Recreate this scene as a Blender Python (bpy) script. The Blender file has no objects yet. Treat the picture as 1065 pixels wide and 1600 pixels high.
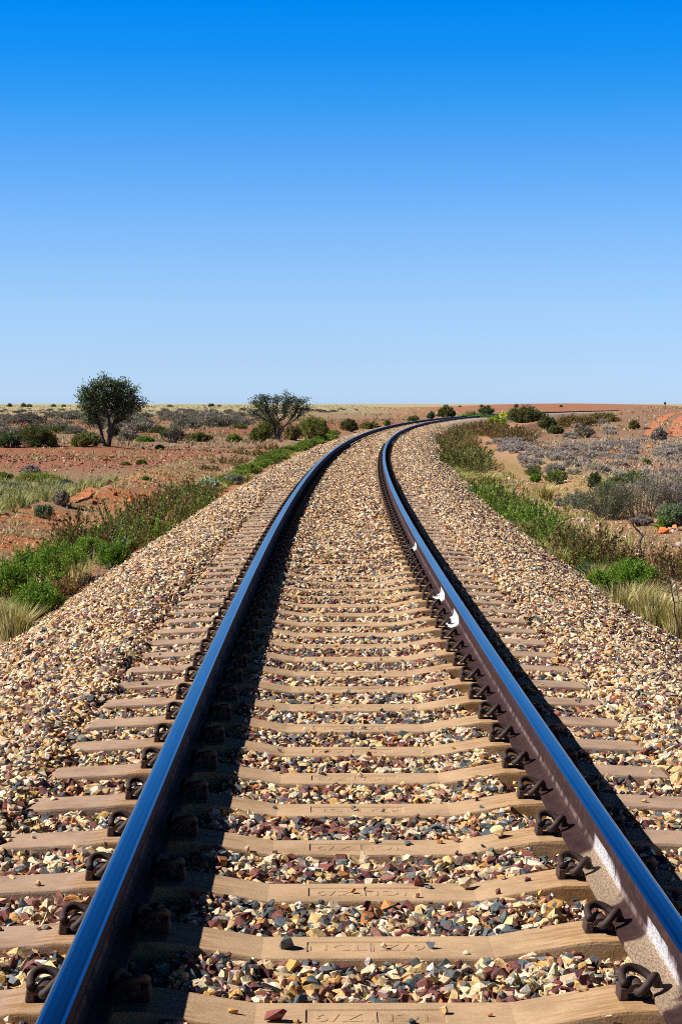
import bpy, bmesh, math
import numpy as np
from mathutils import Vector, Matrix

rng = np.random.default_rng(7)
SC = bpy.context.scene
COL = SC.collection
R_ = math.radians

# ------------------------------------------------------------------ layout
RAIL_H = 0.172                       # rail height; z = 0 is the rail foot on the sleepers
EYE = 1.3415 + RAIL_H
FPX, CX, CY = 3067.6, 532.5, 800.0   # photograph 1065 x 1600
YAW, PITCH = 0.0150, 0.0550
X0, CURVE = 0.1766, 1375.4           # track centre at the start of the curve, curve radius
HALF = 0.7535                        # rail centre to track centre
SP, S_FIRST = 0.64, 4.945            # sleeper spacing, first sleeper in the picture


def P(s, lat):
    """Track coordinates -> ground plan."""
    s = np.asarray(s, float); lat = np.asarray(lat, float)
    t = np.maximum(s, 0) / CURVE
    return X0 + CURVE - (CURVE - lat) * np.cos(t), np.where(s > 0, (CURVE - lat) * np.sin(t), s)


def T(x, y):
    """Ground plan -> track coordinates."""
    x = np.asarray(x, float); y = np.asarray(y, float)
    dx = X0 + CURVE - x
    yy = np.maximum(y, 0)
    lat = CURVE - np.hypot(dx, yy)
    return np.where(y > 0, CURVE * np.arctan2(yy, dx), y), lat


def sstep(a, b, v):
    t = np.clip((np.asarray(v, float) - a) / (b - a), 0, 1)
    return t * t * (3 - 2 * t)


def _hash(ix, iy, seed):
    h = (ix.astype(np.int64) * 374761393 + iy.astype(np.int64) * 668265263 + seed * 982451653) & 0x7fffffff
    h = ((h ^ (h >> 13)) * 1274126177) & 0x7fffffff
    return ((h ^ (h >> 16)) & 0xffff) / 65535.0


def noise(x, y, scale, seed=0, octv=3):
    x = np.asarray(x, float) / scale; y = np.asarray(y, float) / scale
    tot = 0; amp = 1; norm = 0
    for o in range(octv):
        ix = np.floor(x).astype(np.int64); iy = np.floor(y).astype(np.int64)
        fx = x - ix; fy = y - iy
        fx = fx * fx * (3 - 2 * fx); fy = fy * fy * (3 - 2 * fy)
        a = _hash(ix, iy, seed + o); b = _hash(ix + 1, iy, seed + o)
        c = _hash(ix, iy + 1, seed + o); d = _hash(ix + 1, iy + 1, seed + o)
        tot = tot + amp * ((a * (1 - fx) + b * fx) * (1 - fy) + (c * (1 - fx) + d * fx) * fy)
        norm += amp; amp *= 0.5; x = x * 2.03 + 17.1; y = y * 2.03 + 5.7
    return tot / norm


def sleeper_top(lat):
    a = np.abs(lat)
    return np.interp(a, [0, .33, .56, .60, .92, .98, 1.27, 1.30], [-.050, -.050, -.010, -.004, -.004, -.012, -.026, -.04])


def ballast_z(s, lat):
    a = np.abs(lat)
    jag = noise(s, lat, 0.35, 31, 2) - 0.5
    tp = sleeper_top(np.minimum(a, 1.2))
    c = tp - 0.012 + 0.002 * sstep(6, 12, s) + 0.029 * sstep(13, 23, s + jag * 6) + .014 * jag
    e = tp - 0.020 + 0.003 * sstep(8, 18, s) + 0.042 * sstep(27, 46, s + jag * 8) + .014 * jag
    top = np.where(a < 0.56, c, np.where(a < 0.88, np.minimum(c, -0.055), e))
    sh = sstep(1.23, 1.42, a + jag * 0.20)
    top = top * (1 - sh) + sh * (0.005 + 0.03 * jag)
    slope = -(np.maximum(a - 1.80, 0)) * 0.56 + 0.06 * jag * sstep(1.6, 2.2, a)
    rnd = -0.05 * np.exp(-((a - 1.8) / 0.22) ** 2)
    return top + slope + rnd


def field_z(x, y):
    s, lat = T(x, y)
    n = noise(x, y, 14, 3) - 0.5
    z = -1.42 + 0.30 * n + 0.35 * sstep(140, 330, y)
    z = z + 2.15 * sstep(420, 2400, y)                         # the plain climbs gently to the horizon
    left = sstep(-8, -14, lat)
    z = z + left * 0.33 * np.exp(-((y - 128) / 6.0) ** 2) * sstep(-11.0, -14, x)
    rise = sstep(6, 17, lat) * sstep(150, 305, y) * (1 - 0.85 * sstep(325, 520, y)) * (y < 900)
    z = z + rise * 1.95
    hill = np.exp(-((x - 100) / 62.0) ** 2) * np.exp(-((y - 760) / 130.0) ** 2)
    z = z + hill * 2.55
    return z


def ground_z(x, y):
    x = np.asarray(x, float); y = np.asarray(y, float)
    s, lat = T(x, y)
    a = np.abs(lat)
    n = noise(x, y, 1.6, 5) - 0.5
    plat = -0.80 + 0.16 * n
    edge = np.where(lat < 0, 6.35, 6.9) + (noise(s, 0 * s, 9, 11) - 0.5) * 1.6
    crest = 0.22 * np.exp(-((a - edge + 0.3) / 0.9) ** 2)
    w = sstep(edge, edge + 2.6, a)
    w = np.maximum(w, sstep(620, 700, y))
    return (plat + crest * (1 - w)) * (1 - w) + field_z(x, y) * w


def ray(px, py):
    u, v = (px - CX) / FPX, -(py - CY) / FPX
    d = np.array([u, math.cos(PITCH) + v * math.sin(PITCH), -math.sin(PITCH) + v * math.cos(PITCH)])
    return np.array([d[0] * math.cos(YAW) + d[1] * math.sin(YAW), -d[0] * math.sin(YAW) + d[1] * math.cos(YAW), d[2]])


def at(px, py):
    """Where the photograph's pixel meets the ground."""
    d = ray(px, py); prev = 2.0
    for t in np.geomspace(4, 4000, 900):
        if EYE + d[2] * t < ground_z(d[0] * t, d[1] * t):
            lo, hi = prev, t
            for _ in range(24):
                m = (lo + hi) / 2
                if EYE + d[2] * m < ground_z(d[0] * m, d[1] * m): hi = m
                else: lo = m
            t = hi
            return d[0] * t, d[1] * t
        prev = t
    return d[0] * 900, d[1] * 900


def in_view(x, y, margin=1.6, lo=-60, hi=1125):
    k = (x * math.cos(YAW) - y * math.sin(YAW)); dep = x * math.sin(YAW) + y * math.cos(YAW)
    return (k > (lo - CX) / FPX * dep - margin) & (k < (hi - CX) / FPX * dep + margin) & (dep > 1)


# ------------------------------------------------------------------ object helpers
def tag(o, label=None, cat=None, group=None, kind=None):
    if label: o['label'] = label
    if cat: o['category'] = cat
    if group: o['group'] = group
    if kind: o['kind'] = kind
    return o


def link(o, parent=None):
    COL.objects.link(o)
    if parent: o.parent = parent
    return o


def empty(name, loc=(0, 0, 0), rz=0.0):
    o = bpy.data.objects.new(name, None)
    o.empty_display_size = 0.2
    o.location = loc; o.rotation_euler = (0, 0, rz)
    return link(o)


def raw_mesh(name, co, faces, mats=(), col=None, smooth=False, mat_idx=None, uv=None):
    """co (N,3); faces: (M,k) int array or list of such arrays; col: per-face rgb."""
    me = bpy.data.meshes.new(name)
    if not isinstance(faces, list): faces = [faces]
    faces = [np.asarray(f, np.int32) for f in faces if len(f)]
    co = np.asarray(co, np.float32)
    me.vertices.add(len(co)); me.vertices.foreach_set('co', co.ravel())
    vi = np.concatenate([f.ravel() for f in faces])
    tot = np.concatenate([np.full(len(f), f.shape[1], np.int32) for f in faces])
    st = np.concatenate([[0], np.cumsum(tot)[:-1]]).astype(np.int32)
    me.loops.add(len(vi)); me.loops.foreach_set('vertex_index', vi)
    me.polygons.add(len(tot)); me.polygons.foreach_set('loop_start', st)
    me.polygons.foreach_set('use_smooth', np.full(len(tot), bool(smooth)))
    if mat_idx is not None: me.polygons.foreach_set('material_index', np.asarray(mat_idx, np.int32))
    if col is not None:
        a = me.attributes.new('Col', 'FLOAT_COLOR', 'FACE')
        c = np.ones((len(tot), 4), np.float32); c[:, :3] = col
        a.data.foreach_set('color', c.ravel())
    if uv is not None:
        l = me.uv_layers.new(name='UVMap')
        l.data.foreach_set('uv', np.asarray(uv, np.float32)[vi].ravel())
    for m in mats: me.materials.append(m)
    me.update(calc_edges=True)
    return me


def obj(name, me, parent=None, loc=(0, 0, 0), rz=0.0, scale=None):
    o = bpy.data.objects.new(name, me)
    o.location = loc; o.rotation_euler = (0, 0, rz)
    if scale is not None: o.scale = scale
    return link(o, parent)


class MB:
    """Collects vertices / faces / face colours for one mesh."""
    def __init__(self): self.v = []; self.f = {}; self.c = {}; self.n = 0
    def add(self, co, faces, col):
        co = np.asarray(co, float); faces = np.asarray(faces, int); k = faces.shape[1]
        col = np.asarray(col, float)
        if col.ndim == 1: col = np.repeat(col[None], len(faces), 0)
        self.v.append(co); self.f.setdefault(k, []).append(faces + self.n); self.c.setdefault(k, []).append(col)
        self.n += len(co)
    def tube(self, pts, rad, col, n=5, cap=True):
        pts = np.asarray(pts, float); m = len(pts); rad = np.broadcast_to(np.asarray(rad, float), (m,))
        tan = np.gradient(pts, axis=0); tan /= np.linalg.norm(tan, axis=1)[:, None] + 1e-12
        ref = np.array([0.31, 0.17, 0.93]); 
        if abs(tan.mean(0) @ ref) > 0.9: ref = np.array([0.9, 0.1, 0.2])
        u = np.cross(tan, ref); u /= np.linalg.norm(u, axis=1)[:, None] + 1e-12
        for i in range(1, m):                                # carry the frame along
            q = u[i - 1] - tan[i] * (u[i - 1] @ tan[i]); u[i] = q / (np.linalg.norm(q) + 1e-12)
        w = np.cross(tan, u)
        ang = np.arange(n) * 2 * math.pi / n
        ring = pts[:, None] + rad[:, None, None] * (u[:, None] * np.cos(ang)[None, :, None] + w[:, None] * np.sin(ang)[None, :, None])
        idx = np.arange(m * n).reshape(m, n)
        a = idx[:-1]; b = idx[1:]
        q = np.stack([a, np.roll(a, -1, 1), np.roll(b, -1, 1), b], -1).reshape(-1, 4)
        self.add(ring.reshape(-1, 3), q, col)
        if cap:
            base = self.n - m * n
            for r in (0, m - 1):
                ids = (idx[r] if r else idx[r][::-1]) + base
                tri = np.array([[ids[0], ids[k], ids[k + 1]] for k in range(1, n - 1)])
                self.f.setdefault(3, []).append(tri); self.c.setdefault(3, []).append(np.repeat(np.asarray(col, float)[None], len(tri), 0))
    def mesh(self, name, mats, smooth=False):
        ks = sorted(self.f)
        return raw_mesh(name, np.concatenate(self.v), [np.concatenate(self.f[k]) for k in ks], mats,
                        np.concatenate([np.concatenate(self.c[k]) for k in ks]), smooth)


def unit(v):
    return v / (np.linalg.norm(v, axis=-1, keepdims=True) + 1e-12)


def leaves(mb, pos, dirs, length, width, col, r):
    """Diamond leaves (two triangles each)."""
    n = len(pos)
    dirs = unit(dirs); side = unit(np.cross(dirs, unit(r.normal(size=(n, 3)))))
    L = (np.asarray(length) * np.ones(n))[:, None]; W = (np.asarray(width) * np.ones(n))[:, None]
    nrm = np.cross(dirs, side)
    co = np.stack([pos, pos + dirs * L * .45 + side * W * .5, pos + dirs * L + nrm * L * .12, pos + dirs * L * .45 - side * W * .5], 1)
    idx = np.arange(n * 4).reshape(n, 4)
    mb.add(co.reshape(-1, 3), idx, col)


# ------------------------------------------------------------------ node helpers
def new_mat(name):
    m = bpy.data.materials.new(name); m.use_nodes = True
    nt = m.node_tree; nt.nodes.clear()
    out = nt.nodes.new('ShaderNodeOutputMaterial')
    b = nt.nodes.new('ShaderNodeBsdfPrincipled')
    nt.links.new(b.outputs[0], out.inputs[0])
    return m, nt, b, out


class N:
    def __init__(self, nt): self.nt = nt
    def node(self, kind, ins=None, **props):
        n = self.nt.nodes.new(kind)
        for k, v in props.items(): setattr(n, k, v)
        for k, v in (ins or {}).items(): self.set(n.inputs[k], v)
        return n
    def set(self, sock, v):
        if isinstance(v, bpy.types.NodeSocket): self.nt.links.new(v, sock)
        else:
            if sock.type == 'RGBA' and len(v) == 3: v = (*v, 1)
            sock.default_value = v
    def math(self, op, a, b=0.0, c=0.0, clamp=False):
        n = self.node('ShaderNodeMath', {0: a, 1: b, 2: c}, operation=op); n.use_clamp = clamp
        return n.outputs[0]
    def ss(self, a, b, v):
        n = self.node('ShaderNodeMapRange', {'Value': v, 'From Min': a, 'From Max': b}, interpolation_type='SMOOTHSTEP')
        return n.outputs[0]
    def mix(self, f, a, b, blend='MIX'):
        n = self.node('ShaderNodeMix', data_type='RGBA', blend_type=blend)
        self.set(n.inputs[0], f); self.set(n.inputs[6], a); self.set(n.inputs[7], b)
        return n.outputs[2]
    def noise(self, vec, scale, detail=3, rough=0.55, out=0):
        return self.node('ShaderNodeTexNoise', {'Vector': vec, 'Scale': scale, 'Detail': detail, 'Roughness': rough}).outputs[out]
    def ramp(self, f, stops, interp='LINEAR'):
        n = self.node('ShaderNodeValToRGB', {0: f}); cr = n.color_ramp; cr.interpolation = interp
        while len(cr.elements) < len(stops): cr.elements.new(0.5)
        for e, (p, c) in zip(cr.elements, stops): e.position = p; e.color = (*c, 1) if len(c) == 3 else c
        return n.outputs[0]
    def bump(self, h, strength, dist=0.01, normal=None):
        n = self.node('ShaderNodeBump', {'Height': h, 'Strength': strength, 'Distance': dist})
        if normal is not None: self.set(n.inputs['Normal'], normal)
        return n.outputs[0]
    def coord(self, w='Object'):
        return self.node('ShaderNodeTexCoord').outputs[w]
    def attr(self, name='Col'):
        return self.node('ShaderNodeAttribute', attribute_name=name).outputs[0]
    def vscale(self, vec, s):
        return self.node('ShaderNodeMapping', {'Vector': vec, 'Scale': s}).outputs[0]


# ------------------------------------------------------------------ materials
def mat_stone():
    m, nt, b, _ = new_mat('crushed_stone'); n = N(nt); c = n.coord()
    col = n.attr()
    f = n.noise(c, 55, 4, 0.65)
    col = n.mix(1.0, col, n.ramp(f, [(0.25, (.62, .58, .55)), (0.5, (1, 1, 1)), (0.78, (1.22, 1.2, 1.15))]), 'MULTIPLY')
    n.set(b.inputs['Base Color'], col); b.inputs['Roughness'].default_value = 0.85
    b.inputs['Specular IOR Level'].default_value = 0.25
    n.set(b.inputs['Normal'], n.bump(n.noise(c, 120, 4, 0.7), 0.55, 0.006))
    return m


def mat_bed():
    m, nt, b, _ = new_mat('ballast_bed'); n = N(nt); c = n.coord()
    v = n.node('ShaderNodeTexVoronoi', {'Vector': c, 'Scale': 24.0})
    sep = n.node('ShaderNodeSeparateColor', {0: v.outputs['Color']}).outputs[0]
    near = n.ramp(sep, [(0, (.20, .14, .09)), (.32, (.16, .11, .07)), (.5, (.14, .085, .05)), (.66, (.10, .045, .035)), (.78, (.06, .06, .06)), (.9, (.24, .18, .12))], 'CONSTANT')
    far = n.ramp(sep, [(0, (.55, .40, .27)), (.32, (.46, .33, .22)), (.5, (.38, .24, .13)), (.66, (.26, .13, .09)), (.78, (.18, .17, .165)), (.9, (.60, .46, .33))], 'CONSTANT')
    col = n.mix(n.ss(40, 90, n.node('ShaderNodeSeparateXYZ', {0: c}).outputs[1]), near, far)     # bed darkened close by as shade between stones, full stone colour far off
    e = n.node('ShaderNodeTexVoronoi', {'Vector': c, 'Scale': 24.0}, feature='DISTANCE_TO_EDGE').outputs['Distance']
    n.set(b.inputs['Base Color'], col)
    b.inputs['Roughness'].default_value = 0.9
    n.set(b.inputs['Normal'], n.bump(n.math('MINIMUM', e, 0.22), 1.0, 0.06))
    return m


def mat_concrete():
    m, nt, b, _ = new_mat('sleeper_concrete'); n = N(nt); c = n.coord()
    oi = n.node('ShaderNodeObjectInfo').outputs['Random']
    off = n.node('ShaderNodeVectorMath', {0: c, 1: n.node('ShaderNodeCombineXYZ', {0: n.math('MULTIPLY', oi, 91.0), 1: n.math('MULTIPLY', oi, 37.0)}).outputs[0]}, operation='ADD').outputs[0]
    sx = n.node('ShaderNodeSeparateXYZ', {0: c})
    ax = n.math('ABSOLUTE', sx.outputs[0])
    outer = n.ss(0.72, 0.95, ax)
    base = n.mix(outer, (.41, .275, .165), (.345, .235, .165))
    blotch = n.noise(off, 5, 5, 0.6)
    base = n.mix(1.0, base, n.ramp(blotch, [(.28, (.72, .68, .64)), (.5, (1, 1, 1)), (.75, (1.22, 1.2, 1.16))]), 'MULTIPLY')
    grain = n.noise(n.vscale(off, (1, 6, 6)), 22, 4, 0.7)
    base = n.mix(1.0, base, n.ramp(grain, [(.3, (.8, .78, .75)), (.55, (1, 1, 1)), (.8, (1.12, 1.1, 1.08))]), 'MULTIPLY')
    # rust run-off spreading from the fastenings towards the middle
    st = n.noise(n.vscale(off, (1.6, 16, 4)), 3.2, 4, 0.6)
    run = n.math('MULTIPLY', n.ss(0.30, 0.62, ax), n.math('SUBTRACT', 1.0, n.ss(0.93, 1.03, ax)))
    rust = n.math('MULTIPLY', run, n.ss(0.46, 0.64, st))
    base = n.mix(n.math('MULTIPLY', rust, 0.75), base, (.20, .085, .025))
    run2 = n.math('MULTIPLY', n.ss(0.42, 0.66, ax), n.math('SUBTRACT', 1.0, n.ss(0.9, 0.98, ax)))
    base = n.mix(n.math('MULTIPLY', run2, 0.30), base, (.36, .19, .06))
    pit = n.noise(off, 160, 2, 0.5)
    base = n.mix(n.ss(0.66, 0.74, pit), base, (.16, .11, .075))
    n.set(b.inputs['Base Color'], base); b.inputs['Roughness'].default_value = 0.88
    b.inputs['Specular IOR Level'].default_value = 0.2
    h = n.math('ADD', n.math('MULTIPLY', grain, .5), n.noise(off, 130, 4, 0.7))
    n.set(b.inputs['Normal'], n.bump(h, 0.35, 0.006))
    return m


def mat_iron():
    m, nt, b, _ = new_mat('rusted_spring_steel'); n = N(nt); c = n.coord()
    f = n.noise(c, 60, 4, 0.65)
    n.set(b.inputs['Base Color'], n.ramp(f, [(.3, (.019, .010, .009)), (.55, (.036, .018, .015)), (.8, (.075, .034, .021))]))
    b.inputs['Roughness'].default_value = 0.72
    b.inputs['Metallic'].default_value = 0.15
    n.set(b.inputs['Normal'], n.bump(n.noise(c, 220, 3, 0.6), 0.4, 0.003))
    return m


def mat_shoulder():
    m, nt, b, _ = new_mat('rusted_cast_iron'); n = N(nt); c = n.coord()
    f = n.noise(c, 45, 4, 0.65)
    n.set(b.inputs['Base Color'], n.ramp(f, [(.3, (.028, .013, .010)), (.55, (.048, .022, .015)), (.8, (.10, .044, .022))]))
    b.inputs['Roughness'].default_value = 0.85
    n.set(b.inputs['Normal'], n.bump(n.noise(c, 160, 3, 0.6), 0.5, 0.004))
    return m


# patches of white paint on the right rail: (centre s, half length, low t, high t at the peak, crispness, strength)
PATCHES = [(6.10, 0.36, 0.150, 0.075, 0.045, .55), (5.08, 0.33, 0.160, 0.078, 0.045, .55),
           (13.35, 0.30, 0.172, 0.074, 0.008, .8), (15.0, 0.28, 0.172, 0.078, 0.008, .8), (20.1, 0.24, 0.172, 0.074, 0.008, .8)]


def mat_rail_side(white):
    m, nt, b, _ = new_mat('rusty_rail_side'); n = N(nt); c = n.coord()
    uv = n.node('ShaderNodeUVMap').outputs[0]
    sep = n.node('ShaderNodeSeparateXYZ', {0: uv}); s, t = sep.outputs[0], sep.outputs[1]
    f = n.noise(c, 26, 5, 0.65)
    big = n.noise(n.vscale(c, (3, .8, 3)), 2.2, 4, 0.6)
    col = n.ramp(f, [(.28, (.021, .0100, .0100)), (.52, (.034, .0165, .0165)), (.78, (.056, .029, .026))])
    col = n.mix(1.0, col, n.ramp(big, [(.3, (.82, .8, .8)), (.7, (1.2, 1.15, 1.1))]), 'MULTIPLY')
    a = n.math('ABSOLUTE', t)
    fil = n.math('MULTIPLY', n.ss(.150, .160, a), n.math('SUBTRACT', 1.0, n.ss(.166, .178, a)))
    col = n.mix(n.math('MULTIPLY', fil, n.ss(.35, .65, n.noise(c, 14, 4, .6))), col, (.15, .105, .095))       # patchy paler strip on the fillet
    warm = n.ss(.62, .72, n.noise(n.vscale(c, (8, 1.5, 8)), 3, 3, .6))
    col = n.mix(n.math('MULTIPLY', warm, .5), col, (.085, .036, .018))
    rough = 0.78
    if white:
        for (sc, hl, lo, hi, soft, k) in PATCHES:
            u = n.math('DIVIDE', n.math('SUBTRACT', s, sc), hl)                        # -1 .. 1 along the patch
            jn = n.noise(n.vscale(uv, (9 if soft > .02 else 7, 2, 1)), 5.0, 4, .7)
            jag = n.math('MULTIPLY', n.math('SUBTRACT', jn, .5), 0.10 if soft > .02 else 0.045)
            jag = n.math('ADD', jag, n.math('MULTIPLY', n.math('SUBTRACT', n.noise(n.vscale(uv, (7, 0, 1)), 1.0, 2, .5), .5), 0.10 if soft > .02 else 0.02))
            # upper edge climbs towards the far end, then drops
            up = n.math('ADD', n.math('MULTIPLY', n.math('ABSOLUTE', n.math('SUBTRACT', u, .45)), (lo - hi) * (.80 if soft > .02 else .45)), hi)
            m1 = n.ss(0.0, soft, n.math('SUBTRACT', n.math('ADD', n.math('MULTIPLY', t, -1.0), jag), up))
            end = n.math('SUBTRACT', 1.0, n.ss(0.86, 1.0, n.math('ADD', n.math('ABSOLUTE', u), n.math('MULTIPLY', jag, 3.0))))
            foot = n.math('SUBTRACT', 1.0, n.math('MULTIPLY', n.ss(.168, .178, n.math('MULTIPLY', t, -1.0)), .35 if soft > .02 else .0))
            mk = n.math('MULTIPLY', n.math('MULTIPLY', m1, end), n.math('MULTIPLY', foot, k), clamp=True)
            w = n.mix(n.ss(.164, .175, n.math('MULTIPLY', t, -1.0)), (.62, .60, .63), (.50, .37, .25)) if soft > .02 else (.62, .64, .66)
            if soft > .02:
                mk = n.math('MULTIPLY', mk, n.math('ADD', .45, n.ss(.35, .6, n.noise(n.vscale(uv, (14, 90, 1)), 3, 3, .7))), clamp=True)
            col = n.mix(mk, col, w)
    n.set(b.inputs['Base Color'], col); b.inputs['Roughness'].default_value = rough
    b.inputs['Specular IOR Level'].default_value = 0.12
    n.set(b.inputs['Normal'], n.bump(n.noise(c, 180, 3, 0.6), 0.3, 0.003))
    return m


def mat_rail_top():
    m, nt, b, _ = new_mat('polished_rail_head'); n = N(nt)
    uv = n.node('ShaderNodeUVMap').outputs[0]
    st = n.noise(n.vscale(uv, (0.9, 150, 1)), 3.0, 4, 0.65)
    st2 = n.noise(n.vscale(uv, (0.12, 40, 1)), 3.0, 2, 0.5)
    k = n.math('ADD', n.math('MULTIPLY', st, .5), n.math('MULTIPLY', st2, .5))
    n.set(b.inputs['Base Color'], n.ramp(k, [(.30, (.018, .09, .15)), (.5, (.032, .135, .215)), (.66, (.06, .185, .28)), (.74, (.12, .25, .33))]))  # steel's base colour tinted with the blue of the reflected sky
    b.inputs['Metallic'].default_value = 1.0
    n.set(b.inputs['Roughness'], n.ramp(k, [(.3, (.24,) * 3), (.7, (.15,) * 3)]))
    n.set(b.inputs['Normal'], n.bump(n.noise(n.vscale(uv, (3, 260, 1)), 3, 3, .6), 0.05, 0.001))
    return m


def mat_leaf(name='leaf', trans=0.22):
    m, nt, b, out = new_mat(name); n = N(nt)
    oi = n.node('ShaderNodeObjectInfo').outputs['Random']
    col = n.mix(1.0, n.attr(), n.ramp(oi, [(0, (.82, .84, .80)), (.5, (1, 1, 1)), (1, (1.16, 1.12, 1.05))]), 'MULTIPLY')
    n.set(b.inputs['Base Color'], col); b.inputs['Roughness'].default_value = 0.62
    b.inputs['Specular IOR Level'].default_value = 0.25
    tr = n.node('ShaderNodeBsdfTranslucent', {'Color': n.mix(1.0, col, (1.1, 1.15, .7), 'MULTIPLY')})
    mx = n.node('ShaderNodeMixShader', {0: trans})
    nt.links.new(b.outputs[0], mx.inputs[1]); nt.links.new(tr.outputs[0], mx.inputs[2]); nt.links.new(mx.outputs[0], out.inputs[0])
    return m


def mat_bark():
    m, nt, b, _ = new_mat('bark'); n = N(nt); c = n.coord()
    f = n.noise(n.vscale(c, (1, 1, .25)), 18, 4, .65)
    col = n.mix(1.0, n.attr(), n.ramp(f, [(.3, (.6, .58, .56)), (.7, (1.25, 1.22, 1.2))]), 'MULTIPLY')
    n.set(b.inputs['Base Color'], col); b.inputs['Roughness'].default_value = .9
    n.set(b.inputs['Normal'], n.bump(f, .5, .02))
    return m


def mat_ground():
    m, nt, b, _ = new_mat('outback_soil'); n = N(nt); c = n.coord()
    col = n.attr('Soil')
    f = n.noise(c, 7, 6, .68)
    col = n.mix(1.0, col, n.ramp(f, [(.3, (.70, .66, .62)), (.5, (1, 1, 1)), (.72, (1.24, 1.2, 1.14))]), 'MULTIPLY')
    g = n.noise(c, 38, 4, .7)
    col = n.mix(1.0, col, n.ramp(g, [(.33, (.66, .6, .56)), (.5, (1, 1, 1)), (.7, (1.25, 1.2, 1.15))]), 'MULTIPLY')
    v = n.node('ShaderNodeTexVoronoi', {'Vector': c, 'Scale': 15.0, 'Randomness': 1.0})
    sepc = n.node('ShaderNodeSeparateColor', {0: v.outputs['Color']})
    pebble = n.math('MULTIPLY', n.math('SUBTRACT', 1.0, n.ss(.20, .30, v.outputs['Distance'])), n.ss(.6, .66, sepc.outputs[0]))
    pc = n.ramp(sepc.outputs[1], [(0, (.42, .15, .06)), (.4, (.48, .33, .24)), (.7, (.30, .10, .05)), (.9, (.5, .42, .34))], 'CONSTANT')
    col = n.mix(n.math('MULTIPLY', pebble, .8), col, pc)
    n.set(b.inputs['Base Color'], col); b.inputs['Roughness'].default_value = .95
    b.inputs['Specular IOR Level'].default_value = .1
    h = n.math('ADD', n.math('ADD', n.noise(c, 6, 5, .65), n.math('MULTIPLY', g, .5)), n.math('MULTIPLY', pebble, .35))
    n.set(b.inputs['Normal'], n.bump(h, .8, .09))
    return m


def mat_plain(name, color, rough=.6, metal=0.0, var=.15):
    m, nt, b, _ = new_mat(name); n = N(nt); c = n.coord()
    f = n.noise(c, 12, 4, .6)
    n.set(b.inputs['Base Color'], n.ramp(f, [(.3, tuple(k * (1 - var) for k in color)), (.7, tuple(k * (1 + var) for k in color))]))
    b.inputs['Roughness'].default_value = rough; b.inputs['Metallic'].default_value = metal
    return m


M_STONE, M_BED, M_CONC, M_IRON, M_SHO = mat_stone(), mat_bed(), mat_concrete(), mat_iron(), mat_shoulder()
M_TOP, M_LEAF, M_BARK, M_GROUND = mat_rail_top(), mat_leaf(), mat_bark(), mat_ground()

# ------------------------------------------------------------------ camera, sky, sun
cam = bpy.data.cameras.new('camera'); cam.sensor_fit = 'VERTICAL'; cam.sensor_height = 36.0
cam.lens = FPX / 1600 * 36; cam.clip_start = 0.1; cam.clip_end = 20000
co_ = link(bpy.data.objects.new('camera', cam))
co_.location = (0, 0, EYE); co_.rotation_euler = (math.pi / 2 - PITCH, 0, -YAW)
SC.camera = co_

SUN_EL, SUN_BACK = R_(40.5), R_(5)     # sun to the left of the track, a little behind the camera
sd = Vector((-math.cos(SUN_EL) * math.cos(SUN_BACK), -math.cos(SUN_EL) * math.sin(SUN_BACK), math.sin(SUN_EL)))
sun = bpy.data.lights.new('sun', 'SUN'); sun.energy = 5.0; sun.angle = R_(0.5); sun.color = (1.0, .955, .88)
so = link(bpy.data.objects.new('sun', sun)); so.location = sd * 50
so.rotation_euler = sd.to_track_quat('Z', 'Y').to_euler()

W = bpy.data.worlds.new('World'); SC.world = W; W.use_nodes = True
wt = W.node_tree; wt.nodes.clear(); n = N(wt)
sky = n.node('ShaderNodeTexSky', sky_type='NISHITA'); sky.sun_disc = False
sky.sun_elevation = SUN_EL; sky.sun_rotation = math.atan2(sd.x, sd.y)
sky.altitude = 200; sky.air_density = 1.0; sky.dust_density = 0.3; sky.ozone_density = 3.0
el = n.node('ShaderNodeSeparateXYZ', {0: n.coord('Generated')}).outputs[2]
# the deep polarised blue of clear desert air: pale at the horizon, darkening quickly with elevation
_want = [(.004, (186, 215, 245)), (.023, (178, 213, 248)), (.0586, (156, 203, 250)), (.0905, (127, 187, 252)), (.122, (92, 170, 248)),
         (.153, (49, 155, 244)), (.1747, (22, 145, 243)), (.199, (0, 137, 242)), (.25, (0, 104, 196)), (.31, (0, 70, 142)), (.40, (0, 32, 70)), (.6, (2, 18, 38))]
_have = [(.559, .536, .403), (.558, .595, .482), (.445, .569, .574), (.356, .504, .594), (.294, .442, .582), (.249, .390, .555),
         (.226, .361, .534), (.205, .333, .513), (.18, .30, .48), (.16, .27, .45), (.13, .23, .40), (.10, .18, .34)]
lin = lambda v: (v / 255 / 12.92 if v <= 10 else ((v / 255 + .055) / 1.055) ** 2.4)
tint = n.ramp(n.math('MULTIPLY', el, 1 / .6, clamp=True), [(e / .6, tuple(lin(w) / h / 2.4 for w, h in zip(want, have))) for (e, want), have in zip(_want, _have)])
skyc = n.node('ShaderNodeVectorMath', {0: n.mix(1.0, sky.outputs[0], tint, 'MULTIPLY'), 1: (2.4, 2.4, 2.4)}, operation='MULTIPLY').outputs[0]
bg = n.node('ShaderNodeBackground', {'Color': skyc, 'Strength': 0.0574})
n.node('ShaderNodeOutputWorld', {'Surface': bg.outputs[0]})

SC.view_settings.view_transform = 'Standard'; SC.view_settings.look = 'None'
SC.view_settings.exposure = 0.8; SC.view_settings.gamma = 1.0
SC.cycles.pixel_filter_type = 'BLACKMAN_HARRIS'; SC.cycles.filter_width = 1.0
SC.cycles.max_bounces = 5; SC.cycles.diffuse_bounces = 2; SC.cycles.glossy_bounces = 2; SC.cycles.transmission_bounces = 2
SC.cycles.use_denoising = False

# ------------------------------------------------------------------ ground
def mixc(a, b, f):
    return a * (1 - f[..., None]) + np.asarray(b) * f[..., None]


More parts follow.
